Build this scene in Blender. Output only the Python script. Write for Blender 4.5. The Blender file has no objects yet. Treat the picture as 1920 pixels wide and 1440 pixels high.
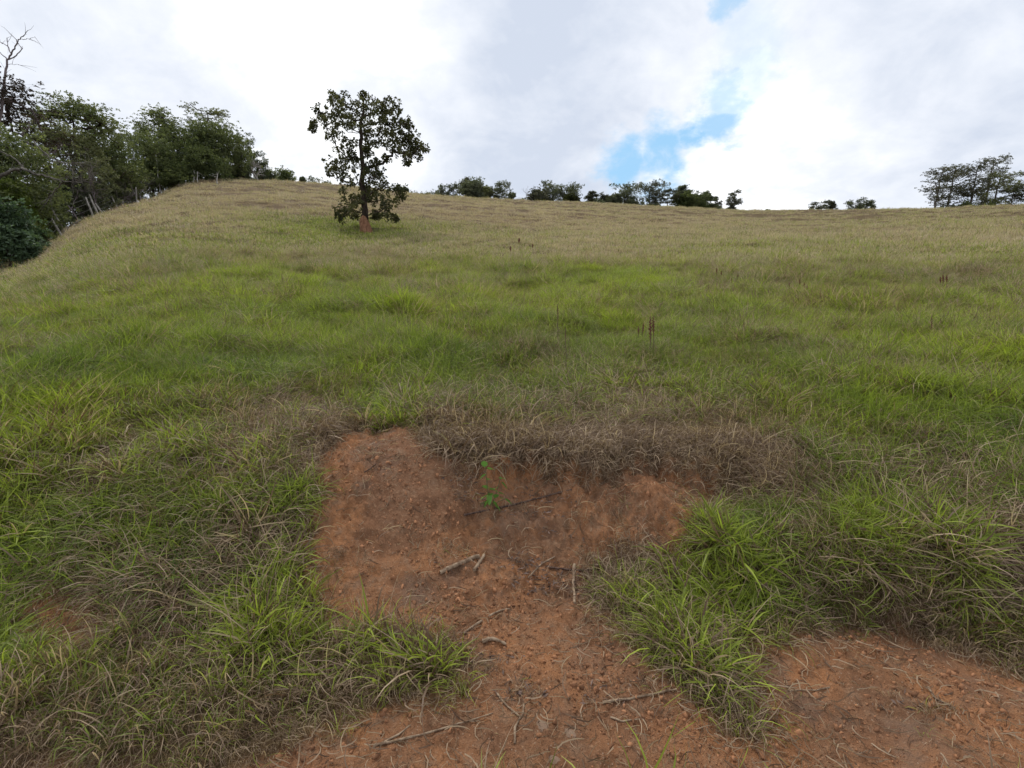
import bpy, math, random
import numpy as np
from mathutils import Vector

random.seed(7)
RNG = np.random.default_rng(11)
scene = bpy.context.scene
COL = scene.collection

# ------------------------------------------------------------------ camera
F = 900.0                       # focal length in pixels of the 1920 x 1440 photograph
PITCH = math.radians(13.7)
CAM = np.array([0.0, 0.0, 1.6])
cd = bpy.data.cameras.new("camera")
cam = bpy.data.objects.new("camera", cd)
COL.objects.link(cam)
cam.location = CAM
cam.rotation_euler = (math.radians(90) - PITCH, 0, 0)
cd.sensor_width = 36.0
cd.lens = F / 1920 * 36.0
cd.clip_start = 0.05
cd.clip_end = 3000
scene.camera = cam

# ------------------------------------------------------------------ sun, exposure
SUN_EL, SUN_AZ = math.radians(50), math.radians(-28)      # azimuth from +Y towards +X
sd = bpy.data.lights.new("sun", 'SUN')
sun = bpy.data.objects.new("sun", sd)
COL.objects.link(sun)
sd.energy = 1.5
sd.angle = math.radians(13)
sd.color = (1.0, 0.96, 0.9)
sv = Vector((math.sin(SUN_AZ) * math.cos(SUN_EL), math.cos(SUN_AZ) * math.cos(SUN_EL), math.sin(SUN_EL)))
sun.rotation_euler = sv.to_track_quat('Z', 'Y').to_euler()
scene.view_settings.view_transform = 'Standard'
scene.view_settings.look = 'None'
scene.view_settings.exposure = 0.45
scene.view_settings.gamma = 1.0
scene.view_settings.use_curve_mapping = False
scene.render.engine = 'CYCLES'
scene.cycles.max_bounces = 4
scene.cycles.diffuse_bounces = 2
scene.cycles.glossy_bounces = 1
scene.cycles.transmission_bounces = 2
scene.cycles.use_denoising = True


# ------------------------------------------------------------------ pixel <-> world (design aid)
def pdir(px, py):
    u = (np.asarray(px, float) - 960) / F
    v = (720 - np.asarray(py, float)) / F
    return np.stack([u, math.cos(PITCH) + v * math.sin(PITCH), -math.sin(PITCH) + v * math.cos(PITCH)], -1)


def P3(px, py, t):
    return CAM + pdir(px, py) * t


# ------------------------------------------------------------------ world: cloudy sky with a blue gap
def N(nt, typ, **kw):
    n = nt.nodes.new(typ)
    for k, v in kw.items():
        setattr(n, k, v)
    return n


class NB:
    """small node-tree helper"""
    def __init__(s, nt): s.nt = nt
    def link(s, a, b): s.nt.links.new(a, b)
    def put(s, sock, v):
        if isinstance(v, bpy.types.NodeSocket): s.link(v, sock)
        else: sock.default_value = v
    def m(s, op, a, b=0.0, c=0.0, clamp=False):
        n = N(s.nt, 'ShaderNodeMath', operation=op, use_clamp=clamp)
        s.put(n.inputs[0], a); s.put(n.inputs[1], b); s.put(n.inputs[2], c)
        return n.outputs[0]
    def vm(s, op, a, b=(0, 0, 0), out=0):
        n = N(s.nt, 'ShaderNodeVectorMath', operation=op)
        s.put(n.inputs[0], a); s.put(n.inputs[1], b)
        return n.outputs[out]
    def scale(s, a, f):
        n = N(s.nt, 'ShaderNodeVectorMath', operation='SCALE')
        s.put(n.inputs[0], a); s.put(n.inputs['Scale'], f)
        return n.outputs[0]
    def mr(s, v, a, b, c=0.0, d=1.0, smooth=True):
        n = N(s.nt, 'ShaderNodeMapRange', interpolation_type='SMOOTHSTEP' if smooth else 'LINEAR')
        s.put(n.inputs[0], v)
        for i, x in zip((1, 2, 3, 4), (a, b, c, d)): s.put(n.inputs[i], x)
        return n.outputs[0]
    def mix(s, f, a, b, blend='MIX'):
        n = N(s.nt, 'ShaderNodeMix', data_type='RGBA', blend_type=blend)
        s.put(n.inputs[0], f)
        for i, x in ((6, a), (7, b)):
            if isinstance(x, tuple): x = (*x[:3], 1)
            s.put(n.inputs[i], x)
        return n.outputs[2]
    def noise(s, vec, sc, det=5.0, rough=.5, dist=0.0, out=0):
        n = N(s.nt, 'ShaderNodeTexNoise')
        if vec is not None: s.link(vec, n.inputs['Vector'])
        n.inputs['Scale'].default_value = sc; n.inputs['Detail'].default_value = det
        n.inputs['Roughness'].default_value = rough; n.inputs['Distortion'].default_value = dist
        return n.outputs[out]
    def attr(s, name, typ='GEOMETRY', out='Fac'):
        n = N(s.nt, 'ShaderNodeAttribute', attribute_name=name, attribute_type=typ)
        return n.outputs[out]


world = bpy.data.worlds.new("World")
scene.world = world
world.use_nodes = True
nt = world.node_tree
nt.nodes.clear()
b = NB(nt)
tc = N(nt, 'ShaderNodeTexCoord')
D = b.vm('NORMALIZE', tc.outputs['Generated'])
sep = N(nt, 'ShaderNodeSeparateXYZ'); b.link(D, sep.inputs[0])
dz = b.m('MAXIMUM', sep.outputs[2], 0.0)
den = b.m('ADD', dz, 0.5)
plane = N(nt, 'ShaderNodeCombineXYZ')
b.link(b.m('DIVIDE', sep.outputs[0], den), plane.inputs[0])
b.link(b.m('DIVIDE', sep.outputs[1], den), plane.inputs[1])
pl = plane.outputs[0]
sky = N(nt, 'ShaderNodeTexSky', sky_type='NISHITA', sun_disc=False)
sky.sun_elevation = SUN_EL
sky.sun_rotation = SUN_AZ
sky.air_density = 1.0
big = b.noise(pl, 2.0, 6, .55, .3)
fine = b.noise(b.vm('ADD', pl, (7.3, 2.1, 0)), 5.0, 9, .58, .35)
vfine = b.noise(b.vm('ADD', pl, (1.3, 9.1, 0)), 13.0, 8, .6, .2)
cl = b.m('ADD', b.m('MULTIPLY', big, .45), b.m('ADD', b.m('MULTIPLY', fine, .40), b.m('MULTIPLY', vfine, .15)))


def lobe(px, py, cos0, cos1):
    d = pdir(px, py); d = d / np.linalg.norm(d)
    dt = b.vm('DOT_PRODUCT', D, tuple(float(q) for q in d), out=1)
    return b.mr(dt, cos0, cos1)


def addl(x, px, py, c0, c1, amt):
    return b.m('ADD', x, b.m('MULTIPLY', lobe(px, py, c0, c1), amt))


# the cloud deck: thin and glowing where the sun stands behind it, thicker and greyer elsewhere
v = b.m('SUBTRACT', b.m('MULTIPLY', cl, 3.8), 1.44)
v = addl(v, 420, 60, .86, .995, .62)
v = addl(v, 640, 170, .965, .998, .25)
v = addl(v, 90, 330, .95, .999, -.2)
v = addl(v, 300, 260, .965, .999, -.36)
v = addl(v, 960, 130, .93, .995, -.42)
v = addl(v, 560, 300, .975, .999, -.28)
v = addl(v, 1000, 330, .975, .999, -.12)
v = addl(v, 1260, 60, .96, .998, .22)
v = addl(v, 1500, 210, .93, .998, .22)
v = addl(v, 1850, 130, .94, .998, -.28)
v = addl(v, 1420, 370, .97, .999, .25)
v = b.m('MINIMUM', b.m('MAXIMUM', v, 0.0), 1.25)
cloud = b.mix(b.mr(v, 0.0, 1.0, smooth=False), (4.9, 5.4, 6.35), (7.6, 7.8, 8.2))
cloud = b.mix(b.mr(v, .75, 1.25), cloud, (9.6, 9.7, 9.8))
# the gap
Dn = b.vm('ADD', D, b.scale(b.vm('SUBTRACT', b.noise(pl, 5.5, 8, .62, out=1), (.5, .5, .5)), .15))
gap = None
for (px, py, rad, am) in ((1160, 312, .045, 1.0), (1235, 300, .05, 1.0), (1302, 268, .034, 1.0), (1338, 232, .04, .9), (1362, 190, .045, .65),
                          (1390, 140, .045, .34), (1405, 70, .045, .22), (1378, -6, .03, .7)):
    d = pdir(px, py); d = d / np.linalg.norm(d)
    dist = b.vm('DISTANCE', Dn, tuple(float(q) for q in d), out=1)
    g = b.mr(dist, rad * 1.5, rad * .55, 0.0, am)
    gap = g if gap is None else b.m('MAXIMUM', gap, g)
gap = b.m('MULTIPLY', gap, b.mr(fine, .82, .54), clamp=True)
blue = b.mix(.85, sky.outputs[0], (2.6, 4.9, 7.2))
col = b.mix(gap, cloud, blue)
bg = N(nt, 'ShaderNodeBackground')
b.link(col, bg.inputs[0]); bg.inputs[1].default_value = 0.1
wo = N(nt, 'ShaderNodeOutputWorld'); b.link(bg.outputs[0], wo.inputs[0])


# ------------------------------------------------------------------ numpy noise
_perm = np.random.default_rng(5).random((256, 256))


def vnoise(x, y):
    xi = np.floor(x).astype(int); yi = np.floor(y).astype(int)
    xf = x - xi; yf = y - yi
    u = xf * xf * xf * (xf * (xf * 6 - 15) + 10); w = yf * yf * yf * (yf * (yf * 6 - 15) + 10)
    a = _perm[xi & 255, yi & 255]; c = _perm[(xi + 1) & 255, yi & 255]
    d = _perm[xi & 255, (yi + 1) & 255]; e = _perm[(xi + 1) & 255, (yi + 1) & 255]
    return (a * (1 - u) + c * u) * (1 - w) + (d * (1 - u) + e * u) * w


def fbm(x, y, o=4, g=.5):
    s = 0; a = 1; n = 0
    for k in range(o):
        s = s + a * (vnoise(x * 2 ** k + 13.7 * k, y * 2 ** k + 7.1 * k) - .5); n += a; a *= g
    return s / n * 2


def sst(a, b_, x):
    t = np.clip((x - a) / (b_ - a), 0, 1)
    return t * t * (3 - 2 * t)


# ------------------------------------------------------------------ terrain height
ridge_px = [(330, 346, 77), (430, 341, 80), (640, 353, 84), (800, 371, 92), (1080, 386, 108), (1400, 403, 118), (1700, 401, 122), (1920, 393, 126)]
RK = []
for px, py, R in ridge_px:
    d = pdir(px, py); hz = math.hypot(d[0], d[1])
    RK.append((math.degrees(math.atan2(d[0], d[1])), R, d[2] / hz))
RK = np.array(RK)
TH = np.radians(np.arange(-180, 181, 1.0))
LR = np.linspace(math.log(3.0), math.log(1500), 360)
TAB = np.zeros((len(TH), len(LR)))


def hermite(xk, yk, x):
    xk = np.array(xk, float); yk = np.array(yk, float)
    dl = np.diff(yk) / np.diff(xk)
    m = np.zeros_like(yk)
    m[1:-1] = np.where(dl[:-1] * dl[1:] > 0, 2 * dl[:-1] * dl[1:] / (dl[:-1] + dl[1:] + 1e-12), 0)
    m[0] = dl[0]; m[-1] = dl[-1]
    i = np.clip(np.searchsorted(xk, x) - 1, 0, len(xk) - 2)
    h = xk[i + 1] - xk[i]; t = (x - xk[i]) / h
    return ((1 + 2 * t) * (1 - t) ** 2 * yk[i] + t * (1 - t) ** 2 * h * m[i] + t * t * (3 - 2 * t) * yk[i + 1] + t * t * (t - 1) * h * m[i + 1])


az_k = [-180, -110, -75, -55, -47, -45, -44, -42.2, -39.6, -33, -25, -10, 5, 25, 45, 75, 110, 180]
h12_k = [-.6, -.4, .3, .45, .6, .65, .7, .8, .9, 1.0, 1.0, 1.0, .95, .95, .95, .8, 0, -.6]
h28_k = [-2, -1.5, .1, .6, .85, .95, 1.25, 2.0, 2.7, 3.25, 3.35, 3.25, 3.0, 2.7, 2.5, 1.8, -.5, -2]
h55_k = [-5, -4, -1, .9, 1.7, 2.0, 2.6, 3.9, 5.6, 8.0, 8.6, 8.1, 7.1, 5.8, 5.1, 3.5, -2, -5]
for i, th in enumerate(np.degrees(TH)):
    h12, h28, h55 = (np.interp(th, az_k, k) for k in (h12_k, h28_k, h55_k))
    if th < RK[0, 0]:
        w = np.clip((RK[0, 0] - th) / 3.5, 0, 1)
        R = 77.0; Hr = (1.6 + RK[0, 2] * 77) * (1 - w) + (h55 * 1.02) * w
    elif th > RK[-1, 0]:
        w = np.clip((th - RK[-1, 0]) / 60, 0, 1)
        R = 126.0; Hr = (1.6 + RK[-1, 2] * 126) * (1 - w) + (h55 * 1.2) * w
    else:
        R = np.interp(th, RK[:, 0], RK[:, 1]); Hr = 1.6 + np.interp(th, RK[:, 0], RK[:, 2]) * R
    te = (Hr - 1.6) / R
    TAB[i] = hermite([3, 5, 12, 28, 55, R, R * 1.25, R * 2.2, 1500], [.42 if abs(th) < 75 else .1, .52 if abs(th) < 75 else 0, h12, h28, h55, Hr, Hr + te * .02 * R, Hr * .8 - 2, -20], np.exp(LR))
K = np.hanning(9)[1:-1]; K /= K.sum()
for j in range(TAB.shape[1]):
    TAB[:, j] = np.convolve(np.pad(TAB[:, j], 3, mode='wrap'), K, mode='same')[3:-3]


def table(x, y):
    r = np.maximum(np.hypot(x, y), 3.01); th = np.arctan2(x, y)
    a = (th - TH[0]) / (TH[1] - TH[0]); a0 = np.clip(a.astype(int), 0, len(TH) - 2); fa = a - a0
    c = (np.log(r) - LR[0]) / (LR[1] - LR[0]); c0 = np.clip(c.astype(int), 0, len(LR) - 2); fc = np.clip(c - c0, 0, 1)
    return (TAB[a0, c0] * (1 - fc) + TAB[a0, c0 + 1] * fc) * (1 - fa) + (TAB[a0 + 1, c0] * (1 - fc) + TAB[a0 + 1, c0 + 1] * fc) * fa


def smooth_interp(x, xs, ys):
    return np.interp(x, xs, ys)


def Hs(x, y):
    """terrain without fine relief"""
    x = np.asarray(x, float); y = np.asarray(y, float)
    r = np.hypot(x, y)
    far = table(x, y)
    xw = x + .07 * fbm(x * 2.3, y * 2.3, 3)
    yt = smooth_interp(xw, [-6, -3, -2.2, -1.5, -1.1, -.4, -.2, .1, .5, .85, 1.05, 1.6, 2.3, 3, 6],
                       [1.1, 1.45, 1.75, 1.6, 1.85, 1.95, 1.97, 2.03, 2.07, 2.0, 1.9, 1.86, 1.8, 1.5, 1.2])
    ww = smooth_interp(xw, [-6, -3, -1.5, -1.1, -.4, .1, .85, 1.1, 2.3, 3, 6],
                       [2.0, 1.5, 1.4, 1.15, 1.1, 1.1, .8, .34, .34, .9, 1.6])
    top = smooth_interp(xw, [-6, -1, .9, 1.2, 2.4, 6], [.42, .42, .42, .27, .27, .4])
    yw = y + .06 * fbm(x * 3 + 9, y * 3, 3)
    t = np.clip((yw - yt) / ww, 0, 1)
    near = top * t * t * (3 - 2 * t) + (.44 - top) * sst(yt + ww + .2, yt + ww + .9, yw)
    # eroded pit with a steep back wall
    ex = (xw - .52) / .92
    back = 2.93 - .14 * ex * ex + .05 * np.sin(xw * 9) + .045 * fbm(x * 7, y * 2 + 3, 2)
    exw = ex + .12 * fbm(x * 3 + 60, y * 3, 3)
    pit = np.where(ex < 0, sst(1.3, .35, -exw), sst(1.0, .72, exw)) * sst(back + .05, back - .10, yw) * sst(1.85, 2.5, yw)
    near = near - pit * .12
    gul = np.exp(-((x + .27 + .1 * (y - 2.4)) / .07) ** 2) * sst(2.1, 2.5, y) * sst(3.0, 2.85, y)
    near = near - .012 * gul
    w = sst(3.2, 5.2, r) * (y > 0) + (y <= 0) * sst(3.2, 9, r)
    h = near * (1 - w) + far * w
    bump = .10 * fbm(x * .35, y * .35, 3) * sst(4, 14, r) + .45 * fbm(x * .035 + 3, y * .035, 3) * sst(25, 60, r) * sst(3, 0.4, r / 60)
    tus = .05 * fbm(x * 1.6, y * 1.6, 2) * sst(2.8, 4.5, r) + .11 * fbm(x * .8 + 20, y * .8, 2) * sst(4, 7, r)
    far_ = .22 * fbm(x * .22 + 4, y * .3, 3) * sst(32, 55, r)
    return h + bump + tus + far_


def seg_poly(pts):
    return np.array(pts, float)


def inpoly(px, py, poly):
    inside = np.zeros(px.shape, bool)
    n = len(poly); j = n - 1
    for i in range(n):
        xi, yi = poly[i]; xj, yj = poly[j]
        c = ((yi > py) != (yj > py)) & (px < (xj - xi) * (py - yi) / (yj - yi + 1e-12) + xi)
        inside ^= c; j = i
    return inside


def polydist(px, py, poly):
    dmin = np.full(px.shape, 1e9)
    for i in range(len(poly)):
        a = poly[i]; c = poly[(i + 1) % len(poly)]
        ab = c - a; L2 = (ab ** 2).sum() + 1e-12
        t = np.clip(((px - a[0]) * ab[0] + (py - a[1]) * ab[1]) / L2, 0, 1)
        dmin = np.minimum(dmin, np.hypot(px - a[0] - t * ab[0], py - a[1] - t * ab[1]))
    return np.where(inpoly(px, py, poly), dmin, -dmin)


def ground(px, py, Hf=Hs):
    """first point where the ray through a photo pixel meets the terrain"""
    px = np.atleast_1d(np.asarray(px, float)); py = np.atleast_1d(np.asarray(py, float))
    d = pdir(px, py)
    ts = np.geomspace(1.0, 260, 900)
    Z = CAM[2] + d[:, 2:3] * ts
    G = Hf(d[:, 0:1] * ts, d[:, 1:2] * ts)
    under = Z < G
    k = np.where(under.any(1), under.argmax(1), 899)
    lo = ts[np.maximum(k - 1, 0)]; hi = ts[k]
    for _ in range(12):
        m = (lo + hi) / 2
        u = CAM[2] + d[:, 2] * m < Hf(d[:, 0] * m, d[:, 1] * m)
        hi = np.where(u, m, hi); lo = np.where(u, lo, m)
    q = CAM + d * hi[:, None]
    return q


polyA = [(585, 860), (640, 815), (765, 800), (845, 858), (900, 880), (960, 862), (1030, 872), (1120, 885), (1215, 872), (1345, 880), (1350, 925),
         (1280, 1005), (1160, 1025), (1095, 1060), (1090, 1110), (1120, 1150), (1160, 1190), (1225, 1250), (1290, 1310), (1370, 1372), (1440, 1360),
         (1430, 1290), (1440, 1215), (1530, 1180), (1700, 1182), (1800, 1225), (1990, 1275), (2150, 1300), (2150, 1520), (380, 1520), (480, 1440), (690, 1350), (880, 1290), (890, 1230), (850, 1190), (740, 1175),
         (630, 1180), (570, 1090), (600, 930)]
polyC = [(30, 1160), (90, 1115), (190, 1130), (215, 1180), (110, 1225), (40, 1215)]
PA = ground([p[0] for p in polyA], [p[1] for p in polyA])[:, :2]
PC = ground([p[0] for p in polyC], [p[1] for p in polyC])[:, :2]


def dirt(x, y):
    """> 0 on bare earth; metres to its edge"""
    j = .05 * fbm(x * 5, y * 5, 3) + .03 * fbm(x * 17, y * 17, 2)
    dA = polydist(x, y, PA); dC = polydist(x, y, PC)
    road = (1.12 + .25 * fbm(x * .6, 3, 2)) - y
    road = np.where(y < -4.5, y + 5.5, road)
    return np.maximum(np.maximum(dA, dC), road) + j


def H(x, y):
    x = np.asarray(x, float); y = np.asarray(y, float)
    r = np.hypot(x, y)
    h = Hs(x, y)
    near = sst(6, 3.5, r)
    rough = .6 + 1.1 * sst(-.2, .3, fbm(x * 1.7 + 8, y * 1.7, 2)) * sst(1.6, 2.1, y)
    d = fbm(x * 4, y * 4, 4) * .026 + rough * (fbm(x * 17, y * 17, 4, .65) * .020 + np.maximum(fbm(x * 34 + 5, y * 34, 2), .12) * .016)
    steep = np.clip((H_slope(x, y) - .45) * 2, 0, 1)
    d = d + steep * (fbm(x * 13, y * 6, 3) * .07)
    return h + d * near


def H_slope(x, y):
    e = .03
    return np.hypot(Hs(x + e, y) - Hs(x - e, y), Hs(x, y + e) - Hs(x, y - e)) / (2 * e)


# ------------------------------------------------------------------ mesh building
def tag(o, label=None, cat=None, group=None, kind=None):
    if label: o["label"] = label
    if cat: o["category"] = cat
    if group: o["group"] = group
    if kind: o["kind"] = kind
    return o


def empty(name, loc):
    o = bpy.data.objects.new(name, None)
    COL.objects.link(o); o.location = tuple(float(q) for q in loc); o.empty_display_size = .2
    return o


class MB:
    def __init__(s): s.v = []; s.f = []; s.n = 0; s.a = {}
    def add(s, v, f, **attrs):
        v = np.asarray(v, float).reshape(-1, 3)
        s.v.append(v)
        f = np.asarray(f, int)
        s.f.append(f + s.n); s.n += len(v)
        for k, x in attrs.items():
            s.a.setdefault(k, []).append(np.broadcast_to(np.asarray(x, float), (len(v),)))
    def mesh(s, name, mat, smooth=True):
        me = bpy.data.meshes.new(name)
        V = np.concatenate(s.v); me.vertices.add(len(V)); me.vertices.foreach_set('co', V.ravel())
        tot = sum(f.size for f in s.f); npoly = sum(len(f) for f in s.f)
        me.loops.add(tot); me.polygons.add(npoly)
        me.loops.foreach_set('vertex_index', np.concatenate([f.ravel() for f in s.f]).astype(np.int32))
        lt = np.concatenate([np.full(len(f), f.shape[1]) for f in s.f]).astype(np.int32)
        me.polygons.foreach_set('loop_start', np.concatenate([[0], np.cumsum(lt)[:-1]]).astype(np.int32))
        me.polygons.foreach_set('loop_total', lt)
        me.polygons.foreach_set('use_smooth', np.full(npoly, smooth))
        for k, x in s.a.items():
            at = me.attributes.new(k, 'FLOAT', 'POINT'); at.data.foreach_set('value', np.concatenate(x).astype(np.float32))
        me.update(calc_edges=True); me.validate()
        if mat: me.materials.append(mat)
        return me
    def build(s, name, mat, parent=None, origin=None, smooth=True):
        if origin is not None:
            o3 = np.asarray(origin, float); s.v = [v - o3 for v in s.v]
        me = s.mesh(name, mat, smooth)
        o = bpy.data.objects.new(name, me); COL.objects.link(o)
        if parent is not None: o.parent = parent
        elif origin is not None: o.location = tuple(float(q) for q in origin)
        return o


def norm(v):
    return v / (np.linalg.norm(v, axis=-1, keepdims=True) + 1e-12)


def tube(mb, path, rad, k=6, cap=True, **attrs):
    path = np.asarray(path, float); n = len(path)
    rad = np.broadcast_to(np.asarray(rad, float), (n,))
    T = norm(np.gradient(path, axis=0))
    ref = np.array([0, 0, 1.0]) if abs(T[0, 2]) < .9 else np.array([1.0, 0, 0])
    U = norm(np.cross(T, ref)); W = np.cross(T, U)
    a = np.linspace(0, 2 * math.pi, k, endpoint=False)
    ring = path[:, None] + rad[:, None, None] * (np.cos(a)[None, :, None] * U[:, None] + np.sin(a)[None, :, None] * W[:, None])
    i = np.arange(n - 1)[:, None] * k; j = np.arange(k)[None]; j2 = (j + 1) % k
    f = np.stack([i + j, i + j2, i + k + j2, i + k + j], -1).reshape(-1, 4)
    mb.add(ring, f, **attrs)
    if cap:
        for e, s_ in ((0, 1), (n - 1, -1)):
            v = np.vstack([ring[e], path[e]])
            mb.add(v, [[q, k, (q + 1) % k][::s_] for q in range(k)], **{q: (x if np.ndim(x) == 0 else 0) for q, x in attrs.items()})


def leaves(mb, pos, d, L, W, rnd, droop=.15):
    """diamond leaves folded along the midrib"""
    n = len(pos); d = norm(d)
    r = norm(RNG.normal(size=(n, 3))); s = norm(np.cross(d, r)); up = np.cross(s, d)
    L = np.broadcast_to(L, (n,))[:, None]; W = np.broadcast_to(W, (n,))[:, None]
    m = pos + d * L * .5 + up * L * .1
    v = np.stack([pos, m + s * W * .5 - up * W * .12, pos + d * L - np.array([0, 0, 1]) * L * droop, m - s * W * .5 - up * W * .12], 1)
    f = np.arange(n)[:, None] * 4 + np.arange(4)[None]
    mb.add(v.reshape(-1, 3), f, rnd=np.repeat(rnd, 4))


# ------------------------------------------------------------------ materials
def mat(name):
    m = bpy.data.materials.new(name); m.use_nodes = True
    m.node_tree.nodes.clear()
    return m, NB(m.node_tree)


def finish(b, shader, disp=None):
    o = N(b.nt, 'ShaderNodeOutputMaterial'); b.link(shader, o.inputs[0])


def principled(b, color, rough=.8, spec=.25, normal=None):
    p = N(b.nt, 'ShaderNodeBsdfPrincipled')
    b.put(p.inputs['Base Color'], (*color, 1) if isinstance(color, tuple) else color)
    b.put(p.inputs['Roughness'], rough); p.inputs['Specular IOR Level'].default_value = spec
    if normal is not None: b.link(normal, p.inputs['Normal'])
    return p.outputs[0]


def bump(b, h, dist, strength=1.0):
    n = N(b.nt, 'ShaderNodeBump'); b.link(h, n.inputs['Height'])
    n.inputs['Distance'].default_value = dist; n.inputs['Strength'].default_value = strength
    return n.outputs[0]


def foliage(name, dark, light, trans=.3, spec=.2):
    m, b = mat(name)
    r = b.attr('rnd')
    c = b.mix(r, dark, light)
    tcn = N(b.nt, 'ShaderNodeTexCoord')
    c = b.mix(b.mr(b.noise(tcn.outputs['Object'], .9, 3), .35, .65), c, b.mix(1.0, c, (.62, .66, .6), 'MULTIPLY'))
    p = principled(b, c, .55, spec)
    t = N(b.nt, 'ShaderNodeBsdfTranslucent'); b.link(b.mix(1.0, c, (1.25, 1.3, .7), 'MULTIPLY'), t.inputs[0])
    ms = N(b.nt, 'ShaderNodeMixShader'); ms.inputs[0].default_value = trans
    b.link(p, ms.inputs[1]); b.link(t.outputs[0], ms.inputs[2])
    finish(b, ms.outputs[0])
    return m


def bark(name, c1, c2, scale=6):
    m, b = mat(name)
    tcn = N(b.nt, 'ShaderNodeTexCoord')
    mp = N(b.nt, 'ShaderNodeMapping'); b.link(tcn.outputs['Object'], mp.inputs[0]); mp.inputs['Scale'].default_value = (1, 1, .3)
    n1 = b.noise(mp.outputs[0], scale, 6, .65)
    finish(b, principled(b, b.mix(b.mr(n1, .35, .65), c1, c2), .9, .15, bump(b, n1, .02, .8)))
    return m


M = {}
M['leaf_dark'] = foliage('leaf_dark', (.06, .08, .034), (.19, .21, .09), .4)
M['leaf_main'] = foliage('leaf_main', (.042, .046, .021), (.15, .145, .06), .32)
M['leaf_mid'] = foliage('leaf_mid', (.09, .112, .05), (.27, .29, .14), .42)
M['leaf_olive'] = foliage('leaf_olive', (.14, .15, .08), (.33, .33, .19), .42)
M['leaf_yellow'] = foliage('leaf_yellow', (.075, .115, .018), (.19, .23, .045), .3)
M['leaf_blue'] = foliage('leaf_blue', (.05, .085, .045), (.18, .26, .15), .35, .5)
M['leaf_far'] = foliage('leaf_far', (.09, .10, .07), (.25, .26, .18), .4)
M['leaf_euc'] = foliage('leaf_euc', (.07, .074, .056), (.20, .19, .14), .38)
M['leaf_red'] = foliage('leaf_red', (.035, .030, .022), (.085, .055, .04), .2)
M['leaf_bush'] = foliage('leaf_bush', (.035, .04, .012), (.075, .08, .02), .2)
M['bark_dark'] = bark('bark_dark', (.025, .018, .013), (.07, .05, .038))
M['bark_grey'] = bark('bark_grey', (.07, .06, .05), (.19, .17, .145))
M['bark_pale'] = bark('bark_pale', (.22, .20, .175), (.42, .39, .35))
M['bark_mauve'] = bark('bark_mauve', (.11, .085, .085), (.22, .18, .175))
M['post'] = bark('post_wood', (.16, .14, .12), (.42, .39, .34))
M['stick'] = bark('stick_wood', (.17, .11, .07), (.38, .28, .19), 30)
M['stick_dark'] = bark('stick_dark_wood', (.05, .03, .025), (.15, .095, .07), 30)
M['mound'] = bark('mound_earth', (.16, .075, .042), (.34, .18, .105), 14)


def ground_mat():
    m, b = mat('ground_earth')
    g = N(b.nt, 'ShaderNodeNewGeometry')
    pos = g.outputs['Position']
    dirtf = b.attr('dirt')
    green = b.attr('green')
    n1 = b.noise(pos, 1.7, 6, .6, .3)
    n2 = b.noise(pos, 11, 6, .7)
    n3 = b.noise(pos, 60, 5, .7)
    n4 = b.noise(pos, 260, 3, .6)
    c = b.mix(b.mr(n1, .38, .62), (.21, .105, .056), (.38, .175, .078))
    c = b.mix(b.mr(n2, .45, .72), c, (.27, .16, .095))
    c = b.mix(b.m('MULTIPLY', b.mr(n3, .52, .68), .55), c, (.46, .27, .155))
    c = b.mix(b.m('MULTIPLY', b.mr(n4, .5, .66), .6), c, (.10, .048, .03))
    grey = b.mr(b.noise(b.vm('ADD', pos, (3, 8, 0)), 2.6, 5, .65), .52, .68)
    c = b.mix(b.m('MULTIPLY', grey, .55), c, (.19, .125, .09))
    vor = N(b.nt, 'ShaderNodeTexVoronoi'); b.link(pos, vor.inputs['Vector']); vor.inputs['Scale'].default_value = 75
    vc = N(b.nt, 'ShaderNodeSeparateColor'); b.link(vor.outputs['Color'], vc.inputs[0])
    grit = b.m('MULTIPLY', b.m('LESS_THAN', vor.outputs['Distance'], .24), b.m('GREATER_THAN', vc.outputs[0], .84))
    c = b.mix(b.m('MULTIPLY', grit, .8), c, (.36, .24, .16))
    # thatch under the grass
    f1 = b.noise(pos, .9, 6, .6)
    far1 = b.mix(b.mr(f1, .35, .65), (.19, .145, .088), (.26, .205, .13))
    far2 = b.mix(b.mr(f1, .35, .65), (.10, .115, .035), (.165, .175, .06))
    field = b.mix(green, far1, far2)
    # cattle terraces across the far slope: dark earth, step shading painted into the colour
    mp = N(b.nt, 'ShaderNodeMapping'); b.link(pos, mp.inputs[0]); mp.inputs['Scale'].default_value = (.22, 1.0, 1.0)
    ter = b.noise(mp.outputs[0], .9, 4, .65, .4)
    field = b.mix(b.m('MULTIPLY', b.mr(ter, .56, .68), b.attr('farf')), field, b.mix(1.0, field, (.45, .42, .36), 'MULTIPLY'))
    under = b.mix(1.0, field, (.56, .49, .42), 'MULTIPLY')  # dark thatch and soil; the multiply also paints in missing grass shade
    c = b.mix(dirtf, under, c)
    hh = b.m('ADD', b.m('MULTIPLY', n3, .6), b.m('ADD', b.m('MULTIPLY', n4, .3), b.m('MULTIPLY', grit, .3)))
    finish(b, principled(b, c, .95, .12, bump(b, hh, .022, 1.0)))
    return m


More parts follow.
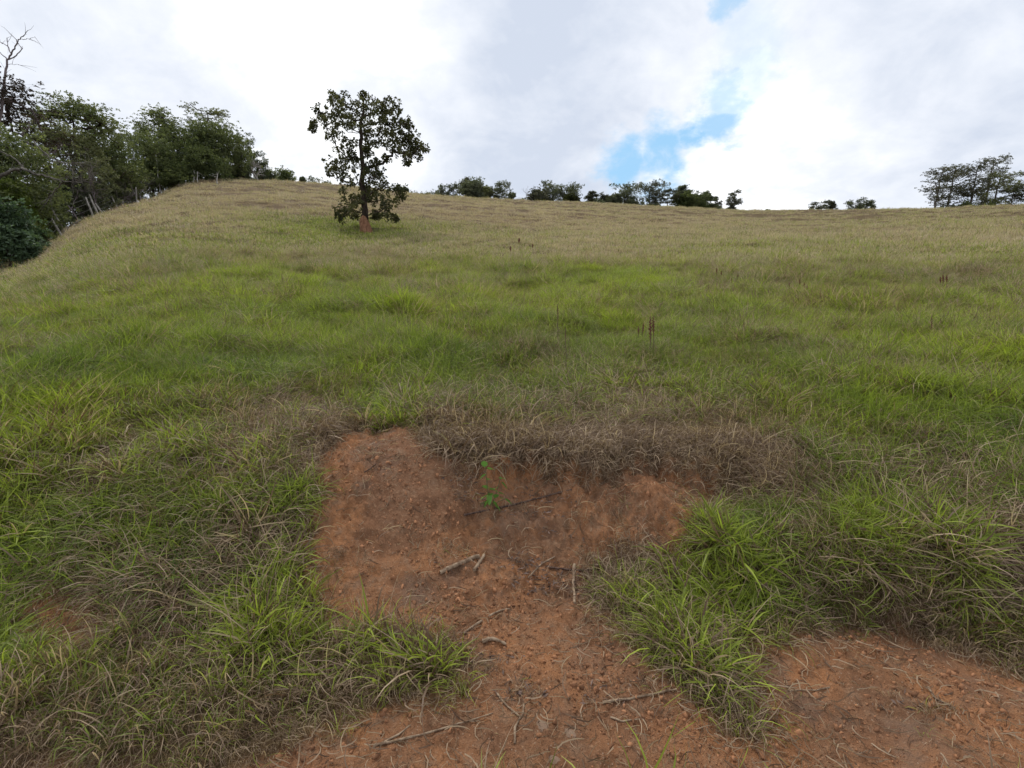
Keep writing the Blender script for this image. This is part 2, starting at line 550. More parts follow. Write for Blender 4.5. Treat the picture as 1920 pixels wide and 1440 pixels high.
def grass_mat(name):
    m, b = mat(name)
    rnd = b.attr('rnd'); tt = b.attr('tt'); rn2 = b.attr('rn2')
    dry = b.attr('dry', 'INSTANCER'); hue = b.attr('hue', 'INSTANCER')
    hh = b.m('ADD', b.m('MULTIPLY', hue, .75), b.m('MULTIPLY', rn2, .25), clamp=True)
    g = b.mix(hh, (.075, .130, .024), (.355, .415, .055))
    g = b.mix(b.mr(tt, .45, 0.05), g, (.15, .115, .05))
    rv = b.m('POWER', rn2, 1.7)
    g = b.scale(g, b.m('ADD', .55, b.m('MULTIPLY', rn2, .85)))
    d = b.mix(rv, (.125, .074, .048), (.58, .44, .30))
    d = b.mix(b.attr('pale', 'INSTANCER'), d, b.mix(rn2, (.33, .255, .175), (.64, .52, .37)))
    k = b.m('ADD', dry, b.m('MULTIPLY', b.mr(tt, .3, 0.0), .25))
    rn2b = None
    isd = b.mr(b.m('SUBTRACT', k, rnd), -.06, .06)
    c = b.mix(isd, g, d)
    p = principled(b, c, .5, .25)
    t = N(b.nt, 'ShaderNodeBsdfTranslucent'); b.link(b.mix(1.0, c, (1.15, 1.2, .8), 'MULTIPLY'), t.inputs[0])
    ms = N(b.nt, 'ShaderNodeMixShader'); ms.inputs[0].default_value = .42
    b.link(p, ms.inputs[1]); b.link(t.outputs[0], ms.inputs[2])
    finish(b, ms.outputs[0])
    return m


# ------------------------------------------------------------------ colour of the sward (dryness, hue) over the field
CP = [(450, 370, .9, .5), (640, 385, .9, .5), (900, 400, .95, .5), (1200, 420, .9, .5), (1500, 430, .8, .6), (1800, 418, .75, .6), (1900, 450, .85, .6), (300, 400, .85, .5),
      (200, 460, .5, .5), (400, 430, .75, .6), (650, 432, .2, .6), (560, 440, .35, .6), (850, 450, .75, .6), (1100, 470, .8, .6), (1400, 480, .65, .7), (1700, 480, .65, .7), (1900, 500, .6, .7),
      (60, 560, .3, .5), (250, 520, .45, .6), (600, 485, .65, .6), (720, 470, .7, .5), (480, 530, .2, .8), (900, 525, .35, .7), (1130, 545, .12, .9), (1400, 540, .45, .7), (1700, 560, .45, .7), (1900, 600, .35, .7),
      (60, 640, .2, .45), (300, 620, .18, .65), (600, 620, .15, .7), (900, 620, .22, .7), (1200, 640, .2, .75), (1500, 640, .25, .7), (1800, 680, .15, .75),
      (60, 740, .15, .5), (300, 700, .1, .4), (550, 700, .08, .35), (800, 700, .1, .45), (1050, 700, .4, .5), (1300, 720, .35, .55), (1600, 720, .15, .7), (1850, 760, .15, .7),
      (500, 800, .95, .4), (600, 790, .95, .4), (700, 755, .2, .5), (750, 785, .3, .5), (860, 790, .92, .4), (950, 765, .7, .4), (1050, 805, .97, .4), (1200, 815, .97, .4), (1350, 825, .97, .4), (1450, 850, .85, .4), (1250, 765, .7, .5),
      (80, 860, .4, .7), (200, 870, .8, .5), (350, 820, .4, .6), (450, 870, .7, .6), (540, 905, .12, .4), (60, 980, .2, .35), (300, 960, .38, .5), (440, 950, .3, .5), (550, 860, .75, .4), (450, 1020, .7, .5),
      (1600, 860, .35, .6), (1500, 930, .5, .5), (1750, 885, .6, .5), (1880, 850, .3, .6), (1600, 980, .12, .75), (1800, 1010, .25, .85), (1400, 1000, .35, .6), (1290, 1000, .12, .95), (1200, 1000, .9, .4), (1890, 1060, .85, .5), (1500, 1100, .65, .6), (1700, 1120, .75, .6), (1350, 1080, .25, .9), (1280, 1180, .15, .6), (1350, 1260, .6, .7), (1420, 1350, .65, .7),
      (60, 1060, .2, .2), (200, 1100, .7, .4), (100, 1290, .8, .5), (300, 1200, .75, .4), (40, 1400, .9, .5), (200, 1350, .65, .3), (400, 1380, .8, .5), (550, 1170, .12, .95), (700, 1170, .12, .95), (800, 1150, .25, .45), (550, 1320, .88, .5), (680, 1290, .8, .5), (20, 1250, .08, .6)]
cpq = ground([c[0] for c in CP], [c[1] for c in CP])
cpu = np.arctan2(cpq[:, 0], cpq[:, 1]); cpl = np.log(np.hypot(cpq[:, 0], cpq[:, 1]))
cpd = np.array([c[2] for c in CP]); cph = np.array([c[3] for c in CP])


def sward(x, y):
    x = np.asarray(x, float); y = np.asarray(y, float)
    th = np.arctan2(x, y); r = np.hypot(x, y); l = np.log(np.maximum(r, .5))
    s = 1.0 / np.maximum(r, 1)
    th = th + .035 * fbm(x * 1.3 * (1 + 3 * s), y * 1.3 * (1 + 3 * s), 3); l = l + .06 * fbm(x * 1.1 + 50, y * 1.1, 3)
    D_ = np.zeros(x.shape); Hh = np.zeros(x.shape); Wt = np.zeros(x.shape) + 1e-9
    for k in range(len(CP)):
        d2 = ((th - cpu[k]) / .085) ** 2 + ((l - cpl[k]) / .12) ** 2
        w = 1.0 / (d2 + .15) ** 2
        D_ += w * cpd[k]; Hh += w * cph[k]; Wt += w
    d = D_ / Wt; h = Hh / Wt
    d = d * 1.06 - .06 + .26 * fbm(x * .9 + 3, y * .9, 4, .6) + .14 * fbm(x * 4 + 31, y * 4, 2)
    h = h + .40 * fbm(x * .7 + 90, y * .7, 3) + .30 * fbm(x * 2.6 + 9, y * 2.6, 2)
    return np.clip(d, 0, 1), np.clip(h, 0, 1)


# ------------------------------------------------------------------ ground sheet (polar grid, fine in front)
th = np.concatenate([np.linspace(-180, -62, 50, endpoint=False), np.linspace(-62, 62, 760, endpoint=False), np.linspace(62, 180, 50, endpoint=False)])
th = np.radians(th)
rr = np.concatenate([[0.02, .3, .6], np.geomspace(.85, 6.5, 430, endpoint=False), np.geomspace(6.5, 150, 250, endpoint=False), np.geomspace(150, 1400, 20)])
TT, RR = np.meshgrid(th, rr)
GX = RR * np.sin(TT); GY = RR * np.cos(TT)
GZ = H(GX, GY)
nr, na = GX.shape
i = np.arange(nr - 1)[:, None] * na; j = np.arange(na)[None]; j2 = (j + 1) % na
ff = np.stack([i + j, i + na + j, i + na + j2, i + j2], -1).reshape(-1, 4)
mb = MB()
dv = dirt(GX, GY); sd_, sh_ = sward(GX, GY)
mb.add(np.stack([GX, GY, GZ], -1), ff[:, ::-1], dirt=sst(-.10, .04, dv).ravel(), green=np.clip(1 - sd_ * 1.1, 0, 1).ravel(), farf=sst(14, 45, RR).ravel())
gnd = mb.build('ground', ground_mat()); tag(gnd, kind='structure')


# ------------------------------------------------------------------ grass clumps
def blade_mesh(name, n, spread, Lr, wr, arch, seg, m, curl=0.0, lean=.35, twist=.6, stalks=0):
    """n blades rooted in a disc"""
    g = np.random.default_rng(abs(hash(name)) % 9999 if False else sum(map(ord, name)) * 7 + n)
    a = g.random(n) * 2 * math.pi; rad = np.sqrt(g.random(n)) * spread; ks = np.arange(n) < stalks
    base = np.stack([np.cos(a) * rad, np.sin(a) * rad, -.02 * np.ones(n)], -1)
    L = g.uniform(*Lr, n); W = g.uniform(*wr, n)
    ph = a + g.normal(0, 1.3, n)
    L = np.where(ks, Lr[1] * g.uniform(1.15, 1.6, n), L); W = np.where(ks, wr[0] * .55, W)
    out = np.stack([np.cos(ph), np.sin(ph), np.zeros(n)], -1)
    el = np.clip(math.pi / 2 - np.abs(g.normal(0, lean, n)) - .05, .05, math.pi / 2)       # start elevation
    ar = g.uniform(arch * .4, arch * 1.5, n)
    sgn = g.normal(0, curl, n)
    pts = [base]; p = base.copy(); el_c = el.copy(); ph_c = ph.copy()
    for k in range(seg):
        dd = np.stack([np.cos(ph_c) * np.cos(el_c), np.sin(ph_c) * np.cos(el_c), np.sin(el_c)], -1)
        p = p + dd * (L / seg)[:, None]; pts.append(p)
        el_c = el_c - ar / seg * (1 + k * .6 / seg); ph_c = ph_c + sgn / seg + g.normal(0, curl * .4, n) / seg
    P = np.stack(pts, 1)                                   # n, seg+1, 3
    tt = np.linspace(0, 1, seg + 1)
    sa = ph + math.pi / 2 + g.normal(0, twist, n)
    side = np.stack([np.cos(sa), np.sin(sa), np.zeros(n)], -1)
    wp = np.interp(tt, [0, .3, .7, 1], [.7, 1, .75, .06])
    off = side[:, None] * (W[:, None] * wp[None])[..., None] * .5
    Vv = np.stack([P - off, P + off], 2).reshape(-1, 3)      # n*(seg+1)*2
    bi = np.arange(n)[:, None, None] * (seg + 1) * 2; si = np.arange(seg)[None, :, None] * 2
    q = bi + si + np.array([0, 1, 3, 2])[None, None]
    mb = MB(); rv = g.random(n); rv[:stalks] = -1
    mb.add(Vv, q.reshape(-1, 4), rnd=np.repeat(rv, (seg + 1) * 2), rn2=np.repeat(g.random(n), (seg + 1) * 2), tt=np.tile(np.repeat(tt, 2), n))
    return mb.mesh(name, m)


GM = grass_mat('grass_blade')


def source(name, meshes):
    c = bpy.data.collections.new(name)
    for k, me in enumerate(meshes):
        o = bpy.data.objects.new('%s_%02d' % (name, k), me); c.objects.link(o)
    return c


def scatter(name, coll, xyz, rot, scl, idx, attrs, label, cat):
    me = bpy.data.meshes.new(name)
    n = len(xyz); me.vertices.add(n); me.vertices.foreach_set('co', xyz.astype(np.float32).ravel())
    for k, v, t in (('rot', rot, 'FLOAT_VECTOR'), ('scl', scl, 'FLOAT'), ('pick', idx, 'INT')):
        at = me.attributes.new(k, t, 'POINT')
        at.data.foreach_set('vector' if t == 'FLOAT_VECTOR' else 'value', np.asarray(v).astype(np.int32 if t == 'INT' else np.float32).ravel())
    for k, v in attrs.items():
        at = me.attributes.new(k, 'FLOAT', 'POINT'); at.data.foreach_set('value', np.asarray(v).astype(np.float32))
    o = bpy.data.objects.new(name, me); COL.objects.link(o)
    g = bpy.data.node_groups.new(name + '_scatter', 'GeometryNodeTree')
    g.interface.new_socket('Geometry', in_out='INPUT', socket_type='NodeSocketGeometry')
    g.interface.new_socket('Geometry', in_out='OUTPUT', socket_type='NodeSocketGeometry')
    gi = g.nodes.new('NodeGroupInput'); go = g.nodes.new('NodeGroupOutput')
    ip = g.nodes.new('GeometryNodeInstanceOnPoints'); ci = g.nodes.new('GeometryNodeCollectionInfo')
    ci.inputs['Collection'].default_value = coll; ci.inputs['Separate Children'].default_value = True; ci.inputs['Reset Children'].default_value = True
    def na_(nm, t):
        q = g.nodes.new('GeometryNodeInputNamedAttribute'); q.data_type = t; q.inputs['Name'].default_value = nm; return q.outputs['Attribute']
    g.links.new(gi.outputs[0], ip.inputs['Points']); g.links.new(ci.outputs[0], ip.inputs['Instance'])
    ip.inputs['Pick Instance'].default_value = True
    g.links.new(na_('pick', 'INT'), ip.inputs['Instance Index'])
    e2r = g.nodes.new('FunctionNodeEulerToRotation'); g.links.new(na_('rot', 'FLOAT_VECTOR'), e2r.inputs[0])
    g.links.new(e2r.outputs[0], ip.inputs['Rotation'])
    g.links.new(na_('scl', 'FLOAT'), ip.inputs['Scale'])
    g.links.new(ip.outputs[0], go.inputs[0])
    md = o.modifiers.new('scatter', 'NODES'); md.node_group = g
    tag(o, label, cat, kind='stuff')
    return o


def points(r0, r1, n, thmax=62.0, power=0.0):
    """random points between two radii; power 0 = even on the ground"""
    u = RNG.random(n)
    r = np.sqrt(r0 * r0 + u * (r1 * r1 - r0 * r0)) if power == 0 else r0 * (r1 / r0) ** u
    t = np.radians(RNG.uniform(-thmax, thmax, n))
    return r * np.sin(t), r * np.cos(t)


def lean_rot(x, y, tilt_sd, down, maxt=1.35, flow=0.0):
    e = .12
    gx = (Hs(x + e, y) - Hs(x - e, y)) / (2 * e); gy = (Hs(x, y + e) - Hs(x, y - e)) / (2 * e)
    dx = -gx * down + RNG.normal(0, tilt_sd, len(x)) + flow * fbm(x * 1.2, y * 1.2 + 40, 2); dy = -gy * down + RNG.normal(0, tilt_sd, len(x)) + flow * fbm(x * 1.2 + 70, y * 1.2, 2)
    t = np.minimum(np.hypot(dx, dy), maxt)
    return np.stack([t, np.zeros_like(t), np.arctan2(dx, -dy)], -1)


# sources: 0-5 green, 6-9 lax green, 10-15 dry curly
near_src = [blade_mesh('tuft_green%d' % k, 30, .045, (.09, .23), (.003, .0062), 1.5, 5, GM, .35, .45) for k in range(6)]
near_src += [blade_mesh('tuft_lax%d' % k, 28, .05, (.14, .28), (.002, .0045), 1.9, 6, GM, .4, .65) for k in range(4)]
near_src += [blade_mesh('tuft_dry%d' % k, 36, .06, (.05, .15), (.0017, .0042), 2.8, 6, GM, 2.4, .75, 1.3) for k in range(6)]
near_src += [blade_mesh('tuft_broad%d' % k, 22, .05, (.12, .27), (.006, .0115), 1.1, 5, GM, .3, .35, stalks=1) for k in range(3)]
C1 = source('tuft', near_src)
x1, y1 = points(1.0, 6.0, 25000, 57)
dv = dirt(x1, y1)
keep = dv < RNG.normal(-.005, .012, len(x1)) + (RNG.random(len(x1)) < .10) * RNG.exponential(.10, len(x1)) * (fbm(x1 * 2.2 + 44, y1 * 2.2, 2) > -.1) * (y1 > 1.5)
x1, y1, dv = x1[keep], y1[keep], dv[keep]
xr, yr = points(1.3, 4.2, 16000); dr = dirt(xr, yr); sr = sward(xr, yr)[0]
kr = (dr < .03) & (dr > -.45) & (sr > .55) & (RNG.random(len(xr)) < .7)
x1 = np.concatenate([x1, xr[kr]]); y1 = np.concatenate([y1, yr[kr]]); dv = np.concatenate([dv, dr[kr]])
mats_ = [(870, 895, 14, 22, 26), (850, 1030, 22, 12, 14), (1135, 965, 38, 16, 34), (900, 1250, 30, 16, 24), (1250, 1295, 40, 16, 26), (1330, 1250, 40, 20, 22), (640, 1060, 40, 18, 22), (690, 855, 50, 8, 22),
         (960, 960, 30, 8, 10), (1390, 1370, 40, 22, 20), (1750, 1330, 50, 14, 14), (980, 1290, 16, 10, 12), (120, 1170, 50, 18, 16), (1250, 960, 40, 12, 24)]
mp_ = np.concatenate([np.stack([RNG.normal(a_, c_, n_), RNG.normal(b2_, e_, n_)], -1) for (a_, b2_, c_, e_, n_) in mats_])
mq_ = ground(mp_[:, 0], mp_[:, 1]); x1 = np.concatenate([x1, mq_[:, 0]]); y1 = np.concatenate([y1, mq_[:, 1]]); dv = np.concatenate([dv, np.full(len(mq_), .2)])
d1, h1 = sward(x1, y1)
d1 = np.where(dv > .03, .97, d1); d1 = np.clip(d1 + RNG.normal(0, .12, len(x1)) + .25 * np.exp(-((dv + .03) / .07) ** 2), 0, 1)
r1 = np.hypot(x1, y1)
# fewer where the sward is thin and dead
keep = RNG.random(len(x1)) < np.where(d1 > .6, .8, 1.0)
x1, y1, dv, d1, h1, r1 = (q[keep] for q in (x1, y1, dv, d1, h1, r1))
pick = np.where(RNG.random(len(x1)) < d1 * 1.15 - .15, RNG.integers(10, 16, len(x1)), np.where(RNG.random(len(x1)) < .45, RNG.integers(6, 10, len(x1)), RNG.integers(0, 6, len(x1))))
bro = (RNG.random(len(x1)) < (h1 - .55) * 1.6) & (d1 < .5); pick = np.where(bro, RNG.integers(16, 19, len(x1)), pick)
thatch = RNG.random(len(x1)) < .22; pick = np.where(thatch, RNG.integers(10, 16, len(x1)), pick); d1 = np.where(thatch, 1.0, d1)
rimm = np.exp(-((dv + .12) / .22) ** 2) * (y1 > 2.25) * (sward(x1, y1)[0] > .45) * (x1 > -1.4)
d1 = np.clip(d1 + rimm, 0, 1); pick = np.where((RNG.random(len(x1)) < rimm * .9), RNG.integers(10, 16, len(x1)), pick)
s1 = (1 + .45 * rimm) * RNG.uniform(.65, 1.25, len(x1)) * np.where(thatch, .75, 1) * np.where(dv > .03, .5, np.where(dv > -.08, .75, 1.0)) * (1 + .25 * fbm(x1 * 1.5, y1 * 1.5 + 9, 2))
z1 = H(x1, y1)
scatter('meadow_grass', C1, np.stack([x1, y1, z1], -1), lean_rot(x1, y1, .28, 1.0, flow=.9), s1, pick, dict(dry=d1, hue=h1, pale=np.zeros(len(x1))),
        'thick long green and straw coloured grass round the bare red earth in front', 'grass')

# middle distance
mid_src = [blade_mesh('mid_green%d' % k, 76, .16, (.13, .32), (.004, .0085), 1.5, 4, GM, .4, .42, stalks=2) for k in range(6)]
mid_src += [blade_mesh('mid_dry%d' % k, 66, .16, (.12, .34), (.0035, .007), 1.7, 4, GM, .8, .45, stalks=6) for k in range(4)]
C2 = source('middle_tuft', mid_src)
x2, y2 = points(5.2, 20, 25000, 54, 1)
x2b, y2b = points(5.2, 20, 8000, 54)
x2 = np.concatenate([x2, x2b]); y2 = np.concatenate([y2, y2b])
d2, h2 = sward(x2, y2)
d2 = np.clip(d2 + RNG.normal(0, .1, len(x2)), 0, 1)
r2 = np.hypot(x2, y2)
pick = np.where(RNG.random(len(x2)) < d2 * .9, RNG.integers(6, 10, len(x2)), RNG.integers(0, 6, len(x2)))
s2 = RNG.uniform(.7, 1.2, len(x2)) * (1 + .55 * fbm(x2 * .8, y2 * .8 + 9, 3) + .6 * fbm(x2 * 2.4, y2 * 2.4 + 19, 2)) * np.interp(r2, [5, 8, 20], [.62, .95, 1.1])
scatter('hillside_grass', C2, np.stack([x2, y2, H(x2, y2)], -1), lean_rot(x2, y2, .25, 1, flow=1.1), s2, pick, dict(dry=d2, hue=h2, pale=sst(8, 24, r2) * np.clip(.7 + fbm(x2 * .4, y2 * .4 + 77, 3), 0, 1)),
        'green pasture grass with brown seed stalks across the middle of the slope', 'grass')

# far slope
far_src = [blade_mesh('far_green%d' % k, 90, .55, (.10, .30), (.010, .022), 1.3, 3, GM, .4, .6) for k in range(4)]
far_src += [blade_mesh('far_dry%d' % k, 90, .6, (.10, .32), (.009, .019), 1.2, 3, GM, .6, .6) for k in range(4)]
C3 = source('far_tuft', far_src)
x3, y3 = points(18, 150, 38000, 52, 1)
d3, h3 = sward(x3, y3); r3 = np.hypot(x3, y3)
ter = fbm(x3 * .16, y3 * .34, 4, .65)
track = np.clip((ter - .16) * 7, 0, 1) * sst(32, 50, r3)  # bare tracks; browner tufts here also carry painted shading of the terrace steps
keep = RNG.random(len(x3)) > track * .75
x3, y3, d3, h3, r3, track = (q[keep] for q in (x3, y3, d3, h3, r3, track))
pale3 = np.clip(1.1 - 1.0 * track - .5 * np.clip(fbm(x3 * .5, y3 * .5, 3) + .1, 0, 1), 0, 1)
pick = np.where(RNG.random(len(x3)) < d3, RNG.integers(4, 8, len(x3)), RNG.integers(0, 4, len(x3)))
tree_gap = lambda x, y: 1 - .65 * np.exp(-(((x - TB[0]) ** 2 + (y - TB[1] + .5) ** 2) / 1.1))
TB = ground([686], [434])[0]
s3 = tree_gap(x3, y3) * (1 - .5 * track) * RNG.uniform(.6, 1.25, len(x3)) * np.interp(r3, [18, 40, 80, 130], [.8, 1.05, 1.05, 1.2])
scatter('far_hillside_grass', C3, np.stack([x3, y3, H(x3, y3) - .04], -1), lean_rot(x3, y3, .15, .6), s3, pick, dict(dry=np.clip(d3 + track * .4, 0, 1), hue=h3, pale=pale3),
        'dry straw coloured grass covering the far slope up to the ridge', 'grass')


# ------------------------------------------------------------------ litter, clods on the bare earth
lit_src = []
g = np.random.default_rng(3)
for k in range(8):
    mbl = MB()
    n = 5
    for q in range(n):
        L = g.uniform(.015, .085); a = g.random() * 6.28; c = g.normal(0, 1.1)
        t = np.linspace(0, 1, 5); an = a + c * t
        step = L / 4
        xx = g.normal(0, .04) + np.concatenate([[0], np.cumsum(np.cos(an[:-1]) * step)]); yy = g.normal(0, .04) + np.concatenate([[0], np.cumsum(np.sin(an[:-1]) * step)])
        zz = .004 + .012 * np.abs(np.sin(t * 3.1 + g.random() * 3)) * g.random()
        w = g.uniform(.0005, .0016) * np.array([.8, 1, 1, .8, .2])
        sx = -np.sin(an) * w; sy = np.cos(an) * w
        V = np.stack([np.stack([xx - sx, yy - sy, zz], -1), np.stack([xx + sx, yy + sy, zz + .002], -1)], 1).reshape(-1, 3)
        f = [[2 * i_, 2 * i_ + 1, 2 * i_ + 3, 2 * i_ + 2] for i_ in range(4)]
        mbl.add(V, f, rnd=g.random() * .2, rn2=g.random(), tt=np.full(10, .6))
    lit_src.append(mbl.mesh('straw%d' % k, GM))
C4 = source('straw', lit_src)


def slope_rot(x, y, sd_=.1):
    e = .02
    gx = (H(x + e, y) - H(x - e, y)) / (2 * e); gy = (H(x, y + e) - H(x, y - e)) / (2 * e)
    # tilt so that local z follows the surface normal
    dx, dy = -gx, -gy
    t = np.arctan(np.hypot(dx, dy)) + RNG.normal(0, sd_, len(x))
    return np.stack([t, np.zeros_like(t), np.arctan2(dx, -dy)], -1)


x4, y4 = points(.95, 3.6, 11000, 62)
dv = dirt(x4, y4)
dens = .20 + .7 * np.exp(-(dv / .09) ** 2) + .5 * np.clip(fbm(x4 * 3 + 5, y4 * 3, 3), 0, 1)
keep = (dv > -.05) & (RNG.random(len(x4)) < dens * .7)
x4, y4 = x4[keep], y4[keep]
rt = slope_rot(x4, y4)
scatter('straw_litter', C4, np.stack([x4, y4, H(x4, y4)], -1), rt, RNG.uniform(.6, 1.4, len(x4)), RNG.integers(0, 8, len(x4)), dict(dry=np.ones(len(x4)), hue=np.zeros(len(x4)), pale=np.zeros(len(x4))),
        'broken straw and root bits strewn over the bare red earth', 'litter')


def icomesh(name, k, m, squash=(1, .8, .6), jag=.25, rows=4, cols=7):
    g = np.random.default_rng(k)
    mbp = MB()
    u = np.linspace(0, math.pi, rows + 2)[1:-1]; w = np.linspace(0, 2 * math.pi, cols, endpoint=False)
    V = [[0, 0, 1]] + [[math.sin(a) * math.cos(c), math.sin(a) * math.sin(c), math.cos(a)] for a in u for c in w] + [[0, 0, -1]]
    V = np.array(V) * (1 + g.normal(0, jag, (len(V), 1))) * np.array(squash) * .5
    tri = [[0, 1 + q, 1 + (q + 1) % cols] for q in range(cols)]; L = len(V) - 1; o = 1 + (rows - 1) * cols
    tri += [[L, o + (q + 1) % cols, o + q] for q in range(cols)]
    quads = [[1 + r_ * cols + q, 1 + (r_ + 1) * cols + q, 1 + (r_ + 1) * cols + (q + 1) % cols, 1 + r_ * cols + (q + 1) % cols] for r_ in range(rows - 1) for q in range(cols)]
    mbp.add(V, quads, rnd=0.0); mbp.f.append(np.array(tri))
    return mbp.mesh(name, m)


mc, b_ = mat('clod_earth')
oi = N(b_.nt, 'ShaderNodeObjectInfo')
finish(b_, principled(b_, b_.mix(oi.outputs['Random'], (.19, .095, .052), (.42, .205, .105)), .95, .1))
C5 = source('clod', [icomesh('clod%d' % k, k, mc, (1, .75, .5), .34, 3, 6) for k in range(6)])
x5, y5 = points(.95, 3.4, 85000, 57)
dv = dirt(x5, y5)
keep = (dv > 0) & (RNG.random(len(x5)) < .15 + .8 * np.clip(fbm(x5 * 2.5 + 15, y5 * 2.5, 3) + .1, 0, 1))
x5, y5 = x5[keep], y5[keep]
scatter('earth_clods', C5, np.stack([x5, y5, H(x5, y5) + .001], -1), RNG.random((len(x5), 3)) * 6, .003 + .026 * RNG.random(len(x5)) ** 10 + .005 * RNG.random(len(x5)), RNG.integers(0, 6, len(x5)), {},
        'small clods and grit of red soil on the bare earth', 'clods')


# ------------------------------------------------------------------ trees
def grow(tr_path, tr_rad, nodes, bark_m, leaf_fn, root, k=6, twig=.012, wig=.06, up=.25):
    """join crown clumps to the trunk by a spanning tree; thickness from how much each limb carries"""
    tr_path = np.asarray(tr_path, float)
    t = np.linspace(0, 1, 24); seg = np.linspace(0, 1, len(tr_path))
    tp = np.stack([np.interp(t, seg, tr_path[:, c]) for c in range(3)], -1)
    Ht = tp[-1, 2] - tp[0, 2]
    ok = tp[:, 2] > tp[0, 2] + .12 * Ht
    tp_ok = tp[ok]
    nT = len(tp_ok)
    allp = np.vstack([tp_ok, nodes]); n = len(nodes)
    par = np.full(n, -1); inn = np.zeros(n, bool)
    def cost(a, q):   # from connected a to nodes q : prefers rising limbs and joins at low trunk
        d = nodes[q] - a
        L = np.linalg.norm(d, axis=-1)
        return L + up * np.maximum(0, -(d[..., 2]) + .15 * L) * 2
    best = np.full(n, 1e9)
    for i_ in range(nT):
        c = cost(tp_ok[i_], np.arange(n)) * 1.0
        u = c < best; best[u] = c[u]; par[u] = i_
    depth = np.zeros(n)
    for _ in range(n):
        q = np.argmin(np.where(inn, 1e18, best)); inn[q] = True
        c = cost(nodes[q], np.arange(n)) + .55 * best[q]
        u = (c < best) & ~inn; best[u] = c[u]; par[u] = nT + q
    load = np.ones(n)
    order = np.argsort([-0 for _ in range(n)])
    # accumulate loads from tips: repeat passes
    chl = [[] for _ in range(n)]
    for q in range(n):
        if par[q] >= nT: chl[par[q] - nT].append(q)
    def acc(q):
        s = 1
        for c in chl[q]: s += acc(c)
        load[q] = s; return s
    import sys
    sys.setrecursionlimit(5000)
    for q in range(n):
        if par[q] < nT: acc(q)
    mbt = MB()
    rad = np.interp(t, seg, np.broadcast_to(tr_rad, (len(tr_path),)))
    jit = RNG.normal(0, .012 * Ht ** .5, tp.shape); jit[0] = jit[-1] = 0
    tube(mbt, tp + jit * np.array([1, 1, 0]), rad, 9)
    trunk = mbt.build('trunk', bark_m, root, origin=tuple(root.location))
    if n:
        mbl = MB()
        for q in range(n):
            a = allp[par[q]]; c = nodes[q]; L = np.linalg.norm(c - a)
            if L < .03: continue
            tt = np.linspace(0, 1, 6)[:, None]
            mid = np.array([0, 0, -.12 * L])
            p = a + (c - a) * tt + mid * np.sin(tt * math.pi) + RNG.normal(0, wig * L, (6, 3)) * np.sin(tt * math.pi)
            r1_ = twig * load[q] ** .5; r0_ = twig * (load[q] + .6) ** .5 * 1.15
            tube(mbl, p, np.linspace(r0_, r1_, 6), k, cap=False)
        mbl.build('branches', bark_m, root, origin=tuple(root.location))['kind'] = 'stuff'
    if leaf_fn: leaf_fn()
    return trunk


def crown(root, blobs, leafm, cl_size, L, W, n_cl, k_leaf, bark_m=None, name='crown', shell=.35, flat=1.0, twigs=True, up=.3):
    """blobs: (centre, rx, ry, rz); clusters of leaves on twig ends, thicker towards each clump's outside"""
    mb_ = MB(); mt = MB()
    for (c, rx, ry, rz) in blobs:
        n = max(2, int(n_cl * RNG.uniform(.55, 1.45)))
        p = c + np.clip(RNG.normal(0, .58, (n, 3)), -1.35, 1.35) * np.array([rx, ry, rz])
        d = norm(p - c)
        nl = RNG.integers(int(k_leaf * .6), int(k_leaf * 1.4) + 1, n)
        cc = np.repeat(p, nl, 0)
        dd = norm(RNG.normal(size=(len(cc), 3)) * np.array([1, 1, flat]) + np.repeat(norm(p - c), nl, 0) * .6 + np.array([0, 0, up]))
        st = cc + dd * RNG.uniform(0, cl_size, len(cc))[:, None] * .6
        tone = np.clip(RNG.uniform(.1, .75) + RNG.normal(0, .22, len(cc)), 0, 1)
        leaves(mb_, st, dd, RNG.uniform(.65, 1.25, len(cc)) * L, RNG.uniform(.7, 1.2, len(cc)) * W, tone)
        if twigs:
            for q in range(0, n, 2):
                m_ = (c + p[q]) / 2 + RNG.normal(0, .12 * rx, 3)
                tube(mt, [c, m_, p[q]], [.010 * cl_size * 8 ** .5, .007 * cl_size * 8 ** .5, .003], 3, cap=False)
    o = mb_.build(name, leafm, root, origin=tuple(root.location), smooth=False); o['kind'] = 'stuff'
    if twigs and bark_m and mt.v:
        mt.build('twigs', bark_m, root, origin=tuple(root.location))['kind'] = 'stuff'
    return o


